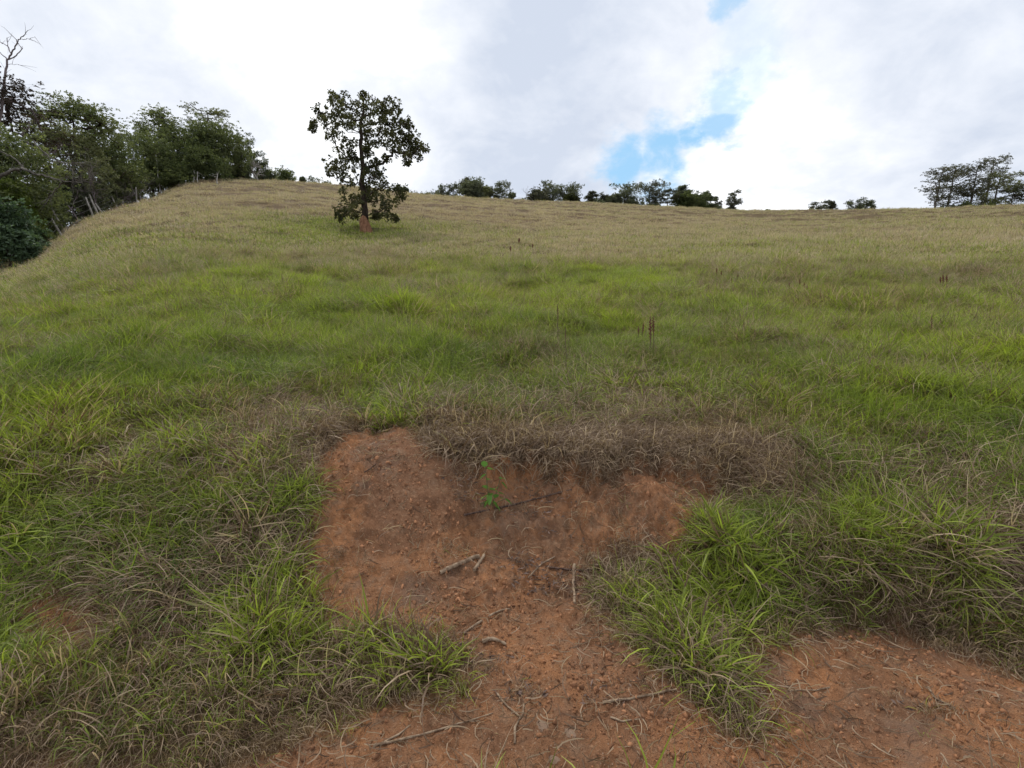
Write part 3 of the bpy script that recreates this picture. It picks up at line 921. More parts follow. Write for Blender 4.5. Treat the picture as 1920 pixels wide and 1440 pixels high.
# ---- the lone tree
T0 = 27.0
base = ground([686], [434])[0]
T0 = base[1] / pdir(686, 434)[1]
q = lambda X, Y: (540 + X / 4.234, 140 + Y / 4.234)
tr = empty('lone_tree', base)
tag(tr, 'lone dark leafy tree standing alone on the open slope', 'tree')
path = [P3(*q(620, 1262), T0), P3(*q(615, 1180), T0), P3(*q(606, 1050), T0), P3(*q(592, 800), T0 + .1), P3(*q(583, 600), T0), P3(*q(575, 430), T0 - .1), P3(*q(598, 300), T0), P3(*q(598, 170), T0)]
bl = [(370, 170, 28), (445, 170, 30), (595, 160, 22), (370, 220, 40), (440, 240, 50), (530, 230, 40), (600, 220, 35), (690, 190, 35), (770, 190, 35), (840, 220, 35), (860, 260, 30), (240, 290, 40), (300, 300, 40),
      (390, 320, 55), (470, 330, 60), (560, 300, 60), (640, 300, 55), (720, 270, 50), (790, 290, 50), (860, 310, 40), (195, 390, 28), (185, 435, 22), (285, 375, 26), (345, 450, 45), (400, 400, 35), (480, 400, 50), (550, 400, 40),
      (640, 390, 60), (730, 370, 60), (810, 380, 55), (880, 370, 50), (940, 390, 45), (980, 430, 40), (370, 500, 40), (440, 500, 35), (520, 540, 25), (650, 470, 50), (740, 460, 45), (830, 460, 50), (910, 460, 45), (700, 540, 42),
      (780, 540, 38), (880, 540, 50), (960, 520, 45), (1030, 550, 45), (1075, 580, 25), (830, 600, 32), (920, 620, 45), (990, 630, 50), (1050, 680, 35), (950, 690, 22), (780, 670, 22), (400, 600, 35), (480, 590, 35), (440, 660, 48),
      (520, 660, 42), (360, 710, 48), (330, 770, 32), (430, 750, 48), (510, 740, 38), (650, 640, 28), (650, 730, 42), (700, 700, 22), (620, 590, 22), (430, 830, 36), (500, 850, 30), (640, 820, 58), (700, 800, 48), (750, 850, 38), (620, 900, 52),
      (720, 910, 52), (800, 900, 38), (870, 920, 42), (900, 960, 26), (440, 920, 38), (420, 1000, 38), (500, 990, 48), (590, 980, 42), (660, 980, 46), (750, 990, 48), (430, 1080, 42), (420, 1130, 30), (510, 1070, 42), (530, 1120, 20),
      (680, 1090, 32), (700, 1130, 20), (770, 1050, 42), (800, 1110, 30), (850, 1140, 20), (860, 1010, 30)]
blobs = []
bl2 = bl + [(X + RNG.normal(0, 12), Y + RNG.normal(0, 10), r_ * .85) for (X, Y, r_) in bl if r_ > 40]
for X, Y, r_ in bl2:
    off = RNG.normal(0, .55) if True else 0
    R_ = r_ / 4.234 * T0 / F
    edge = abs(X - 600) / 450
    off = float(np.clip(RNG.normal(0, 1.0), -1.7, 1.7)) * (1.15 - .7 * edge)
    c = P3(*q(X, Y), T0 + off)
    blobs.append((c, R_ * 1.02, R_ * 1.3, R_ * .88))
grow(path, [.27, .20, .17, .14, .115, .09, .055, .02], np.array([c[0] for c in blobs]), M['bark_dark'], None, tr, twig=.015, wig=.07)
crown(tr, blobs, M['leaf_main'], .14, .15, .10, 11, 12, M['bark_dark'])

# red termite mound against its foot
mbm = MB()
cols = 22; rows = 12
c0 = P3(686, 434, T0 - .35); c0[2] = H(c0[0], c0[1]) - .05
V = []
for i_ in range(rows + 1):
    t_ = i_ / rows
    for j_ in range(cols):
        a = 2 * math.pi * j_ / cols
        rr_ = (.34 * (1 - .35 * t_) * (1 - t_ ** 4) ** .5 + .02) * (1 + .18 * math.sin(3 * a + 4 * t_) * .6 + RNG.normal(0, .05))
        V.append((c0[0] + rr_ * math.cos(a) - .08 * t_, c0[1] + rr_ * math.sin(a) * .8, c0[2] + t_ * .92 + .05 * math.sin(2 * a)))
Fm = [[i_ * cols + j_, i_ * cols + (j_ + 1) % cols, (i_ + 1) * cols + (j_ + 1) % cols, (i_ + 1) * cols + j_] for i_ in range(rows) for j_ in range(cols)]
mbm.add(V, Fm)
mbm.add(V[-cols:] + [(c0[0] - .08, c0[1], c0[2] + .95)], [[q_, (q_ + 1) % cols, cols] for q_ in range(cols)])
o = mbm.build('termite_mound', M['mound'], origin=c0); tag(o, 'red earth termite mound heaped against the foot of the lone tree', 'termite mound')


# ---- generic trees from an outline in the photograph
def tree_at(name, px, base_y, top_y, width, t, style, label, group=None, leafm='leaf_far', barkm='bark_grey', lean=0, dens=1.0, cat='tree', gd=None):
    """outline given in photo pixels, stood on the terrain at axis depth t"""
    d = pdir(px, base_y); X = d[0] * t; Y = d[1] * t
    Z = float(H(X, Y)) if gd is None else gd
    base = np.array([X, Y, Z])
    s = t / F
    Hh = (base_y - top_y) * s
    Hh = max(Hh, .3) + max(0, (CAM[2] + d[2] * t) - Z)
    Wd = width * s
    root = empty(name, base - np.array([0, 0, .05]))
    tag(root, label, cat, group)
    nodes = []; bls = []
    topz = Z + Hh
    ln = np.array([lean * s, 0, 0])
    def at(fx, fy, fz):
        return base + np.array([fx * Wd / 2, fy * Wd / 2, fz * Hh]) + ln * fz
    if style == 'round':
        n = int(22 * dens) + 6
        for _ in range(n):
            a = RNG.random() * 6.28; rr_ = RNG.random() ** .5 * .78; fz = .30 + .62 * RNG.random()
            w = math.sqrt(max(.08, 1 - ((fz - .55) / .48) ** 2)) * RNG.uniform(.85, 1.15); q_ = RNG.uniform(.6, 1.3)
            bls.append((at(rr_ * w * math.cos(a), rr_ * w * math.sin(a), fz), Wd * .17 * q_, Wd * .17 * q_, Wd * .13 * q_ * min(1.3, Hh / Wd + .2)))
    elif style == 'bush':
        n = int(20 * dens) + 6
        for _ in range(n):
            a = RNG.random() * 6.28; rr_ = RNG.random() ** .5 * .82; fz = .08 + .80 * RNG.random()
            w = math.sqrt(max(.08, 1 - (fz / 1.02) ** 2))
            q_ = RNG.uniform(.55, 1.35); w *= RNG.uniform(.8, 1.15)
            bls.append((at(rr_ * w * math.cos(a), rr_ * w * math.sin(a), fz), Wd * .15 * q_, Wd * .15 * q_, Hh * .14 * q_))
    elif style == 'umbrella':
        n = int(26 * dens) + 6
        for _ in range(n):
            a = RNG.random() * 6.28; rr_ = RNG.random() ** .5
            fz = .93 - .30 * rr_ ** 2 - .10 * RNG.random() - (.25 * RNG.random() if RNG.random() < .3 else 0)
            bls.append((at(rr_ * .88 * math.cos(a), rr_ * .88 * math.sin(a), fz), Wd * .13, Wd * .13, Hh * .04))
    elif style == 'euc':
        n = int(24 * dens) + 8
        for _ in range(n):
            a = RNG.random() * 6.28; fz = .32 + .64 * RNG.random() ** .75
            w = .35 + .65 * math.sin(min(1, (fz - .2) / .6) * math.pi * .62); rr_ = RNG.random() ** .5 * .85
            bls.append((at(rr_ * w * math.cos(a), rr_ * w * math.sin(a), fz), Wd * .13, Wd * .13, Hh * .035))
    elif style == 'clumpy':        # open crown of separate clumps
        n = int(14 * dens) + 5
        for _ in range(n):
            a = RNG.random() * 6.28; rr_ = RNG.random() ** .5 * .85; fz = .38 + .56 * RNG.random()
            bls.append((at(rr_ * math.cos(a), rr_ * math.sin(a), fz), Wd * .13, Wd * .13, Hh * .075))
    nodes = np.array([c[0] for c in bls])
    kt = {'round': .8, 'bush': .45, 'umbrella': .78, 'euc': .92, 'clumpy': .85}[style]
    tw = max(.012, Hh * .0032)
    trr = max(.05, Hh * .021)
    p0 = base - np.array([0, 0, .1])
    path = [p0, at(.03, 0, kt * .35) + RNG.normal(0, .015 * Hh, 3), at(-.02, 0, kt * .7) + RNG.normal(0, .015 * Hh, 3), at(0, 0, kt)]
    grow(path, [trr, trr * .8, trr * .55, trr * .2], nodes, M[barkm], None, root, k=5, twig=tw, wig=.07)
    lsz = max(.10, (1.7 if style in ('round', 'bush') else 1.15) * s)        # leaf clump size follows what the distance lets one tell apart
    area = Wd * .15
    ncl = {'round': 30, 'bush': 28, 'umbrella': 26, 'euc': 17, 'clumpy': 20}[style]
    kl = 13 if style in ('round', 'bush') else 12
    crown(root, bls, M[leafm], lsz * 1.8, lsz * 1.7, lsz * .95, ncl, kl, M[barkm], flat=.35 if style in ('umbrella', 'euc') else .8, twigs=style in ('umbrella', 'clumpy', 'euc'))
    return root


def bare_tree(name, start, dirn, L, rad, levels, barkm, label, group=None, spread=.55, cat='tree', kids=(2, 4), upb=.15):
    root = empty(name, start); tag(root, label, cat, group)
    mt = MB(); mbr = MB()
    def rec(p, d, L, r, lev):
        n = 5; pts = [p]; dd = d.copy()
        for i_ in range(n):
            dd = norm(dd + RNG.normal(0, .13, 3) + np.array([0, 0, upb * .25])); pts.append(pts[-1] + dd * L / n)
        pts = np.array(pts)
        tube(mt if lev == 0 else mbr, pts, np.linspace(r, r * (.62 if lev < levels else .35), n + 1), 6 if lev < 2 else 4, cap=False)
        if lev < levels:
            for c in range(RNG.integers(kids[0], kids[1] + 1)):
                i_ = RNG.integers(2, n + 1) if c else n
                nd = norm(dd + norm(RNG.normal(size=3)) * spread * 1.2)
                rec(pts[i_], nd, L * RNG.uniform(.5, .8), r * .58, lev + 1)
    rec(np.array(start, float) - np.array([0, 0, .05]), norm(np.array(dirn, float)), L, rad, 0)
    mt.build('trunk', M[barkm], root, origin=start); mbr.build('branches', M[barkm], root, origin=start)['kind'] = 'stuff'
    return root


def foot(px, py, t):
    d = pdir(px, py); x_, y_ = d[0] * t, d[1] * t
    return np.array([x_, y_, float(H(x_, y_))])


# trees on the ridge, left to right: px, base, top, width, depth, style, leaf, label
RG = 'trees along the ridge'
ridge = [
    (600, 351, 334, 40, 92, 'clumpy', 'leaf_far', 'tiny flat topped tree on the ridge just left of the lone tree', 1),
    (568, 349, 332, 12, 88, 'umbrella', 'leaf_far', 'tiny dark umbrella crowned tree on the ridge beside the white fence post', 1),
    (535, 348, 320, 46, 84, 'bush', 'leaf_mid', 'low rounded green bush where the wood meets the ridge', 1),
    (755, 371, 353, 30, 96, 'bush', 'leaf_far', 'low dark shrub on the ridge just right of the lone tree', 1),
    (790, 374, 358, 30, 100, 'clumpy', 'leaf_far', 'small thin shrub on the ridge right of the lone tree, beside the first ridge grove', 1),
    (828, 376, 350, 34, 104, 'clumpy', 'leaf_far', 'leftmost clumpy tree of the left ridge grove', 1.2),
    (852, 377, 346, 28, 104, 'clumpy', 'leaf_far', 'dark narrow tree second from the left in the left ridge grove', .8),
    (875, 376, 334, 30, 108, 'umbrella', 'leaf_euc', 'taller thin tree whose flat crown rises above the left ridge grove', .7),
    (888, 379, 343, 44, 102, 'round', 'leaf_far', 'dense dark dome shaped tree in the middle of the left ridge grove', 1.2),
    (910, 378, 355, 24, 104, 'round', 'leaf_olive', 'small paler tree filling the gap in the left ridge grove', .8),
    (935, 381, 346, 42, 104, 'clumpy', 'leaf_far', 'open crowned tree ending the left ridge grove', 1.6),
    (961, 382, 363, 16, 106, 'clumpy', 'leaf_far', 'small leaning tree at the right end of the left ridge grove', .6),
    (978, 384, 378, 10, 108, 'bush', 'leaf_far', 'tiny round shrub alone on the ridge before the dead tree', .3),
    (1012, 387, 360, 46, 110, 'round', 'leaf_euc', 'greyish round tree behind the bare dead tree on the ridge', 1),
    (1037, 387, 341, 44, 112, 'clumpy', 'leaf_far', 'tall dense tree at the middle of the central ridge grove', 1.3),
    (1066, 388, 348, 44, 110, 'clumpy', 'leaf_far', 'open spreading tree at the right of the central ridge grove', 1.8),
    (1070, 389, 368, 32, 106, 'bush', 'leaf_bush', 'bright olive rounded bush in front of the central ridge grove', 1.4),
    (1110, 391, 362, 26, 112, 'umbrella', 'leaf_euc', 'thin flat topped tree in the gap after the central ridge grove', .5),
    (1115, 392, 378, 44, 112, 'bush', 'leaf_far', 'low scrubby bush under the flat topped tree in the ridge gap', .7),
    (1133, 392, 366, 18, 113, 'clumpy', 'leaf_euc', 'small brownish tree just right of the thin flat topped ridge tree', .8),
    (1170, 395, 348, 50, 113, 'clumpy', 'leaf_far', 'dark clumpy tree opening the right ridge grove', 2.0),
    (1152, 396, 372, 24, 112, 'round', 'leaf_far', 'low round tree beneath the left side of the right ridge grove', .7),
    (1217, 399, 344, 56, 114, 'clumpy', 'leaf_euc', 'tallest spreading tree of the right ridge grove', 2.0),
    (1225, 399, 385, 30, 113, 'bush', 'leaf_far', 'dark low bush at the foot of the tallest right grove tree', .5),
    (1250, 400, 358, 34, 114, 'euc', 'leaf_euc', 'thin see through tree between the two dense trees of the right ridge grove', .6),
    (1276, 400, 351, 34, 116, 'umbrella', 'leaf_far', 'tree with raised dense flat crown in the right ridge grove', 1.2),
    (1295, 401, 368, 56, 114, 'round', 'leaf_dark', 'broad dense dark tree of the right ridge grove', 1.8),
    (1320, 401, 362, 28, 116, 'umbrella', 'leaf_far', 'small flat crowned tree leaning off the dense dark grove tree', .8),
    (1342, 402, 374, 14, 118, 'clumpy', 'leaf_euc', 'slim little tree just past the right ridge grove', .5),
    (1374, 403, 362, 30, 118, 'euc', 'leaf_euc', 'airy domed tree standing last on the ridge after the groves', .9),
    (1437, 403, 396, 15, 120, 'bush', 'leaf_far', 'small dark shrub alone on the ridge right of the groves', .4),
    (1487, 404, 399, 18, 122, 'bush', 'leaf_far', 'very low flat shrub on the ridge left of the thin pair', .3),
    (1538, 402, 378, 34, 124, 'euc', 'leaf_euc', 'thin airy tree on the right ridge, left one of the first pair', .5),
    (1561, 402, 375, 16, 124, 'umbrella', 'leaf_euc', 'wispy taller tree on the right ridge, right one of the first pair', .3),
    (1601, 401, 374, 26, 122, 'clumpy', 'leaf_far', 'small dark clumpy tree on the right ridge, left one of the second pair', .9),
    (1625, 401, 378, 20, 122, 'clumpy', 'leaf_far', 'small dark clumpy tree on the right ridge, right one of the second pair', .9),
    (1716, 401, 397, 30, 122, 'bush', 'leaf_olive', 'low green mound of scrub on the ridge before the tall trees', .4),
    (1752, 399, 318, 60, 122, 'euc', 'leaf_euc', 'tall airy tree at the left edge of the tall right hand grove', 1.5),
    (1775, 399, 314, 64, 126, 'euc', 'leaf_euc', 'second tall airy tree of the right hand grove with bare lower trunk', 1.4),
    (1815, 398, 311, 60, 125, 'euc', 'leaf_euc', 'third tall tree of the right hand grove with broad dense top', 1.8),
    (1843, 397, 299, 44, 130, 'euc', 'leaf_euc', 'tallest thin tree rising above the right hand grove', .9),
    (1862, 397, 326, 64, 124, 'euc', 'leaf_olive', 'wide leafy tree of the right hand grove near the picture edge', 2.0),
    (1893, 396, 350, 50, 124, 'euc', 'leaf_far', 'shorter tree of the right hand grove nearest the picture edge', 1.4),
    (1935, 396, 330, 60, 120, 'umbrella', 'leaf_red', 'reddish crowned tree cut by the right picture edge', 1.0),
    (1185, 397, 380, 60, 114, 'bush', 'leaf_far', 'thin low scrub between the first two trees of the right ridge grove', .6),
    (1335, 402, 386, 40, 117, 'bush', 'leaf_far', 'low scrub trailing off right of the dense dark grove tree', .6),
    (1786, 399, 388, 46, 120, 'bush', 'leaf_far', 'thin scrub under the left trees of the right hand grove', .5),
    (1812, 399, 381, 34, 118, 'bush', 'leaf_dark', 'dark dome shaped bush at the foot of the tall right hand grove', 1.2),
    (1857, 398, 383, 26, 118, 'bush', 'leaf_dark', 'smaller dark dome bush right of the first under the tall grove', 1.0),
]
for (px, by, ty, wd, t, st, lm, lab, dn) in ridge:
    cat = 'bush' if st == 'bush' else 'tree'
    nm = {'bush': 'shrub', 'euc': 'airy_tree', 'umbrella': 'umbrella_tree', 'round': 'dense_tree', 'clumpy': 'clumpy_tree'}[st]
    tree_at(nm, px, by + 1, ty - 2, wd * 1.12, t, st, lab, RG if cat == 'tree' else 'shrubs along the ridge', lm, 'bark_grey', dens=dn, cat=cat)
bare_tree('dead_tree', foot(1000, 386, 109), (-.1, 0, 1), 2.2, .12, 3, 'bark_pale', 'bare pale dead tree with upright branches at the left of the central ridge grove', RG, .5, upb=.5)
bare_tree('dead_tree', foot(1350, 402, 117), (.1, 0, 1), 1.8, .09, 3, 'bark_mauve', 'thin leafless tree just right of the right ridge grove', RG, .5, upb=.5)

# ---- the wood on the left
WG = 'trees of the wood on the left'
wood = [
    # px, base, top, width, depth, style, leaf, bark, label, dens, lean
    (20, 440, 128, 230, 34, 'umbrella', 'leaf_red', 'bark_mauve', 'reddish layered umbrella tree at the far left edge of the wood', 1.6, 10),
    (178, 400, 186, 170, 42, 'umbrella', 'leaf_mid', 'bark_dark', 'flat crowned tree with layered leaves rising above the left wood', 2.0, 0),
    (60, 450, 245, 190, 30, 'round', 'leaf_mid', 'bark_dark', 'broad green tree under the reddish umbrella crown on the left', 2.2, 0),
    (160, 408, 250, 130, 39, 'round', 'leaf_olive', 'bark_grey', 'pale olive tree below the layered flat crown in the left wood', 1.8, 0),
    (225, 392, 262, 120, 46, 'round', 'leaf_mid', 'bark_grey', 'middle green tree left of the big dark trees in the wood', 2.0, 0),
    (325, 350, 203, 100, 60, 'umbrella', 'leaf_mid', 'bark_dark', 'clumpy flat crown rising above the big dark trees', 1.6, 0),
    (350, 355, 252, 130, 58, 'round', 'leaf_dark', 'bark_dark', 'biggest dark leafy tree in the middle of the left wood', 2.8, 0),
    (290, 362, 262, 110, 53, 'round', 'leaf_mid', 'bark_dark', 'dense green tree left of the biggest dark one', 2.4, 0),
    (410, 350, 210, 80, 66, 'euc', 'leaf_olive', 'bark_grey', 'wispy light crown sticking out above the right of the wood', 1.5, 0),
    (425, 352, 258, 105, 62, 'round', 'leaf_mid', 'bark_dark', 'rounded olive green tree near the right end of the wood', 2.8, 0),
    (462, 348, 262, 46, 66, 'clumpy', 'leaf_dark', 'bark_dark', 'dark hanging crown at the right shoulder of the wood', 1.6, 0),
    (395, 358, 300, 90, 56, 'bush', 'leaf_dark', 'bark_dark', 'dark undergrowth bush beneath the big trees beside the field edge', 2.0, 0),
    (330, 362, 312, 90, 53, 'bush', 'leaf_dark', 'bark_dark', 'shadowed bush at the field edge left of the three thin trunks', 1.8, 0),
    (492, 342, 288, 40, 70, 'clumpy', 'leaf_dark', 'bark_dark', 'small dark tree behind the white trunked bare tree', 1.6, 0),
    (455, 345, 312, 60, 68, 'bush', 'leaf_far', 'bark_dark', 'dull green bush behind the bare grey shrub near the ridge', 1.4, 0),
    (505, 345, 322, 50, 78, 'bush', 'leaf_far', 'bark_dark', 'dark low bush right of the white trunked bare tree', 1.2, 0),
    (250, 385, 318, 90, 48, 'bush', 'leaf_olive', 'bark_grey', 'grey green thicket behind the upright fence posts', 1.6, 0),
    (165, 420, 330, 120, 40, 'bush', 'leaf_far', 'bark_mauve', 'twiggy brown green thicket behind the leaning posts', 1.6, 0),
    (95, 460, 362, 120, 34, 'bush', 'leaf_mid', 'bark_dark', 'green thicket between the yellow bush and the leaning posts', 1.8, 0),
    (38, 475, 338, 110, 29, 'bush', 'leaf_yellow', 'bark_dark', 'yellow green bush near the left picture edge', 2.0, 0),
    (30, 518, 400, 130, 25, 'bush', 'leaf_blue', 'bark_dark', 'big leaved dark bluish bush at the left picture edge', 2.2, 0),
    (72, 500, 440, 80, 28, 'bush', 'leaf_dark', 'bark_dark', 'dark low bush right of the big leaved bluish one', 1.4, 0),
    (300, 368, 300, 120, 55, 'bush', 'leaf_mid', 'bark_dark', 'dark green thicket behind the tall pale stake', 1.8, 0),
    (205, 405, 340, 120, 46, 'bush', 'leaf_olive', 'bark_grey', 'olive thicket filling the gap behind the short fence posts', 1.8, 0),
    (140, 432, 345, 120, 41, 'bush', 'leaf_mid', 'bark_dark', 'deep green thicket behind the two nearest leaning posts', 1.8, 0),
    (372, 362, 318, 110, 60, 'bush', 'leaf_mid', 'bark_dark', 'dim undergrowth right behind the two thin pale trunks', 1.6, 0),
    (440, 352, 312, 100, 72, 'bush', 'leaf_dark', 'bark_dark', 'dark thicket under the right shoulder of the wood', 1.6, 0),
    (-45, 500, 330, 150, 26, 'round', 'leaf_mid', 'bark_dark', 'dark green tree cut by the left picture edge', 2.2, 0),
    (-60, 450, 180, 220, 38, 'round', 'leaf_dark', 'bark_dark', 'tall dark tree mostly beyond the left picture edge', 2.2, 0),
]
for (px, by, ty, wd, t, st, lm, bm, lab, dn, ln) in wood:
    cat = 'bush' if st == 'bush' else 'tree'
    tree_at('undergrowth_bush' if cat == 'bush' else 'woodland_tree', px - (6 if t < 52 else 3), by, ty, wd, t + (.8 if cat == 'bush' else 1.5), st, lab, WG if cat == 'tree' else 'bushes at the edge of the wood', lm, bm, lean=ln, dens=dn, cat=cat)


def branch_paths(name, paths, t, rads, barkm, label, twigs=0, cat='tree', group=None):
    """a bare tree traced as limbs, each with its own depth"""
    start = P3(*paths[0][0], t)
    root = empty(name, start); tag(root, label, cat, group)
    mt = MB(); mbr = MB()
    for i_, pa in enumerate(paths):
        dt = 0 if i_ == 0 else RNG.normal(0, .5)
        pts = np.array([P3(x_, y_, t + dt * k_ / max(1, len(pa) - 1)) for k_, (x_, y_) in enumerate(pa)])
        n = 4 * len(pa); tq = np.linspace(0, 1, n); sg = np.linspace(0, 1, len(pa))
        pp = np.stack([np.interp(tq, sg, pts[:, c]) for c in range(3)], -1) + RNG.normal(0, .02, (n, 3))
        tube(mt if i_ == 0 else mbr, pp, np.linspace(rads[i_][0], rads[i_][1], n), 5, cap=False)
        for _ in range(twigs):
            k_ = RNG.integers(n // 3, n); L = RNG.uniform(.3, 1.1)
            d = norm(norm(pp[min(k_ + 1, n - 1)] - pp[k_ - 1]) + RNG.normal(0, .6, 3)); e = pp[k_] + d * L
            m_ = (pp[k_] + e) / 2 + RNG.normal(0, .06 * L, 3)
            tube(mbr, [pp[k_], m_, e], [.014, .009, .004], 3, cap=False)
    mt.build('trunk', M[barkm], root, origin=start); mbr.build('branches', M[barkm], root, origin=start)['kind'] = 'stuff'
    return root


# tall leafless top at the far left
branch_paths('dead_tree', [[(-30, 455), (-10, 330), (0, 230), (8, 160), (14, 112)], [(14, 112), (24, 95), (34, 78), (41, 70), (52, 58)], [(14, 112), (30, 105), (40, 94), (41, 91), (34, 82)], [(14, 112), (2, 100), (-10, 88)],
                           [(21, 102), (15, 88), (2, 80), (-8, 74)], [(34, 82), (26, 70), (19, 62)], [(41, 74), (55, 72), (65, 70)], [(15, 88), (14, 78), (13, 70)], [(12, 120), (26, 121), (38, 122)]],
             34, [(.14, .06), (.055, .015), (.04, .015), (.04, .012), (.035, .012), (.025, .008), (.02, .007), (.02, .007), (.018, .006)], 'bark_mauve', 'tall leafless dead tree sticking up at the far left edge', 3, group='bare trees of the wood')
# dark arching limb that turns pale
branch_paths('arching_tree', [[(-60, 470), (-40, 370), (0, 330), (25, 318), (45, 316), (60, 325), (90, 331), (120, 340)], [(45, 316), (35, 303), (15, 290), (-10, 278)], [(60, 262), (75, 280), (95, 295), (118, 305), (135, 318)],
                              [(120, 340), (150, 343), (170, 334), (178, 322)], [(135, 318), (138, 326), (137, 336)], [(118, 340), (100, 362), (90, 374)], [(95, 302), (120, 306), (150, 306), (163, 304)]],
             27, [(.12, .035), (.05, .015), (.04, .02), (.03, .012), (.03, .02), (.035, .02), (.03, .012)], 'bark_grey', 'grey leafless tree with a long low arching limb before the left wood', 14, group='bare trees of the wood')
for k, (px, py, t, L, rad, bm, lab) in enumerate([
        (150, 415, 37, 2.2, .05, 'bark_mauve', 'tangle of bare grey twigs beside the first leaning posts'),
        (185, 408, 39, 2.0, .05, 'bark_mauve', 'bare purplish brush just behind the two tall leaning posts'),
        (215, 395, 43, 1.9, .045, 'bark_mauve', 'bare brush left of the upright fence post'),
        (240, 388, 46, 1.6, .04, 'bark_grey', 'bare twiggy bush behind the upright fence post'),
        (120, 430, 35, 1.8, .05, 'bark_grey', 'leafless twiggy bush behind the fallen sticks by the fence'),
        (435, 340, 66, 2.4, .07, 'bark_grey', 'grey leafless bush at the right end of the wood'),
        (290, 372, 51, 1.8, .045, 'bark_grey', 'leafless brush at the foot of the tree with the tall pale stake')]):
    bare_tree('bare_bush', foot(px, py, t), (RNG.normal(0, .2), 0, 1), L, rad, 4, bm, lab, 'leafless bushes at the edge of the wood', .8, 'bush', (3, 4), .1)
bare_tree('bare_tree', foot(483, 340, 68), (-.1, 0, 1), 1.6, .18, 4, 'bark_pale', 'white trunked bare spreading tree at the right end of the wood', 'bare trees of the wood', .75, kids=(3, 4), upb=.2)

# thin trunks standing at the field edge
for px, by, ty, t, lab in [(365, 357, 318, 54, 'left one of the two thin pale trunks under the dark trees'), (372, 357, 320, 54, 'right one of the two thin pale trunks under the dark trees'),
                           (409, 362, 322, 53, 'thin brown trunk standing apart at the field edge right of the pale pair'), (294, 318, 288, 52, 'tall pale bare stake rising out of the thicket')]:
    base_ = foot(px, by, t); top_ = P3(px - 2, ty, t)
    root = empty('thin_tree', base_); tag(root, lab, 'tree', 'thin trunks at the field edge')
    if top_[2] < base_[2] + 1: top_ = base_ + np.array([0, 0, 2.4])
    mb_ = MB(); n = 7; tq = np.linspace(0, 1, n)[:, None]
    pp = base_ - np.array([0, 0, .1]) + (top_ - base_) * tq + RNG.normal(0, .03, (n, 3))
    tube(mb_, pp, np.linspace(.07, .035, n), 6); mb_.build('trunk', M['bark_pale'], root, origin=base_)
    mb_ = MB()
    for _ in range(5):
        k_ = RNG.integers(2, n); e = pp[k_] + norm(RNG.normal(size=3) + np.array([0, 0, .6])) * .7
        tube(mb_, [pp[k_], (pp[k_] + e) / 2 + RNG.normal(0, .04, 3), e], [.02, .014, .006], 4, cap=False)
    mb_.build('branches', M['bark_pale'], root, origin=base_)['kind'] = 'stuff'

# ------------------------------------------------------------------ fence along the wood
fp = [(118, 452, 98, 418, 34), (120, 428, 96, 384, 35.5), (176, 408, 160, 367, 38), (186, 407, 168, 366, 38.5), (193, 404, 180, 386, 40), (221, 364 + 22, 206, 337 + 20, 44), (228, 377, 226, 352, 46),
      (254, 371, 252, 335, 48), (262, 368, 260, 350, 50), (303, 352, 302, 340, 56), (548, 346, 548, 336, 82), (84, 476, 66, 444, 30)]
fb = foot(fp[0][0], fp[0][1], fp[0][4])
fr = empty('fence', fb); tag(fr, 'old wire fence on leaning pale wooden posts between field and wood', 'fence')
tops = []
for (bx, by, tx, ty, t) in fp:
    t -= 2.2 if t < 60 else 0
    p_b = foot(bx, by, t); dv_ = P3(tx, ty, t) - P3(bx, by, t)
    p_t = p_b + dv_
    tops.append((t, p_b, p_t))
    mb_ = MB(); n = 6; tq = np.linspace(-.08, 1, n)[:, None]
    tube(mb_, p_b + dv_ * tq + RNG.normal(0, .012, (n, 3)), np.linspace(.075, .055, n), 7)
    mb_.build('post', M['post'], fr, origin=fb)
tops.sort(key=lambda a: a[0])
mw, b_ = mat('wire'); finish(b_, principled(b_, (.18, .16, .15), .6, .5))
for f_ in (.45, .72, .93):
    mb_ = MB()
    pts = [pb + (pt - pb) * f_ for (_, pb, pt) in tops[:-1]]
    tube(mb_, pts, .006, 4, cap=False)
    mb_.build('wire', mw, fr, origin=fb)
# fallen pale sticks by the fence
for (a_, c_, t, lab) in [((143, 436), (155, 430), 33, 'short pale broken branch on the grass below the leaning posts'), ((112, 434), (128, 428), 34, 'thin fallen branch behind the first leaning post'), ((120, 443), (150, 446), 33, 'thin dry branch lying on the grass beside the nearest leaning post')]:
    p_a = foot(*a_, t); p_c = foot(*c_, t); mb_ = MB()
    p_a[2] += .08; p_c[2] += .3
    tube(mb_, [p_a, (p_a + p_c) / 2 + np.array([0, 0, .08]), p_c], [.05, .045, .03], 6)
    tag(mb_.build('fallen_branch', M['post'], origin=p_a), lab, 'branch', 'fallen branches by the fence')


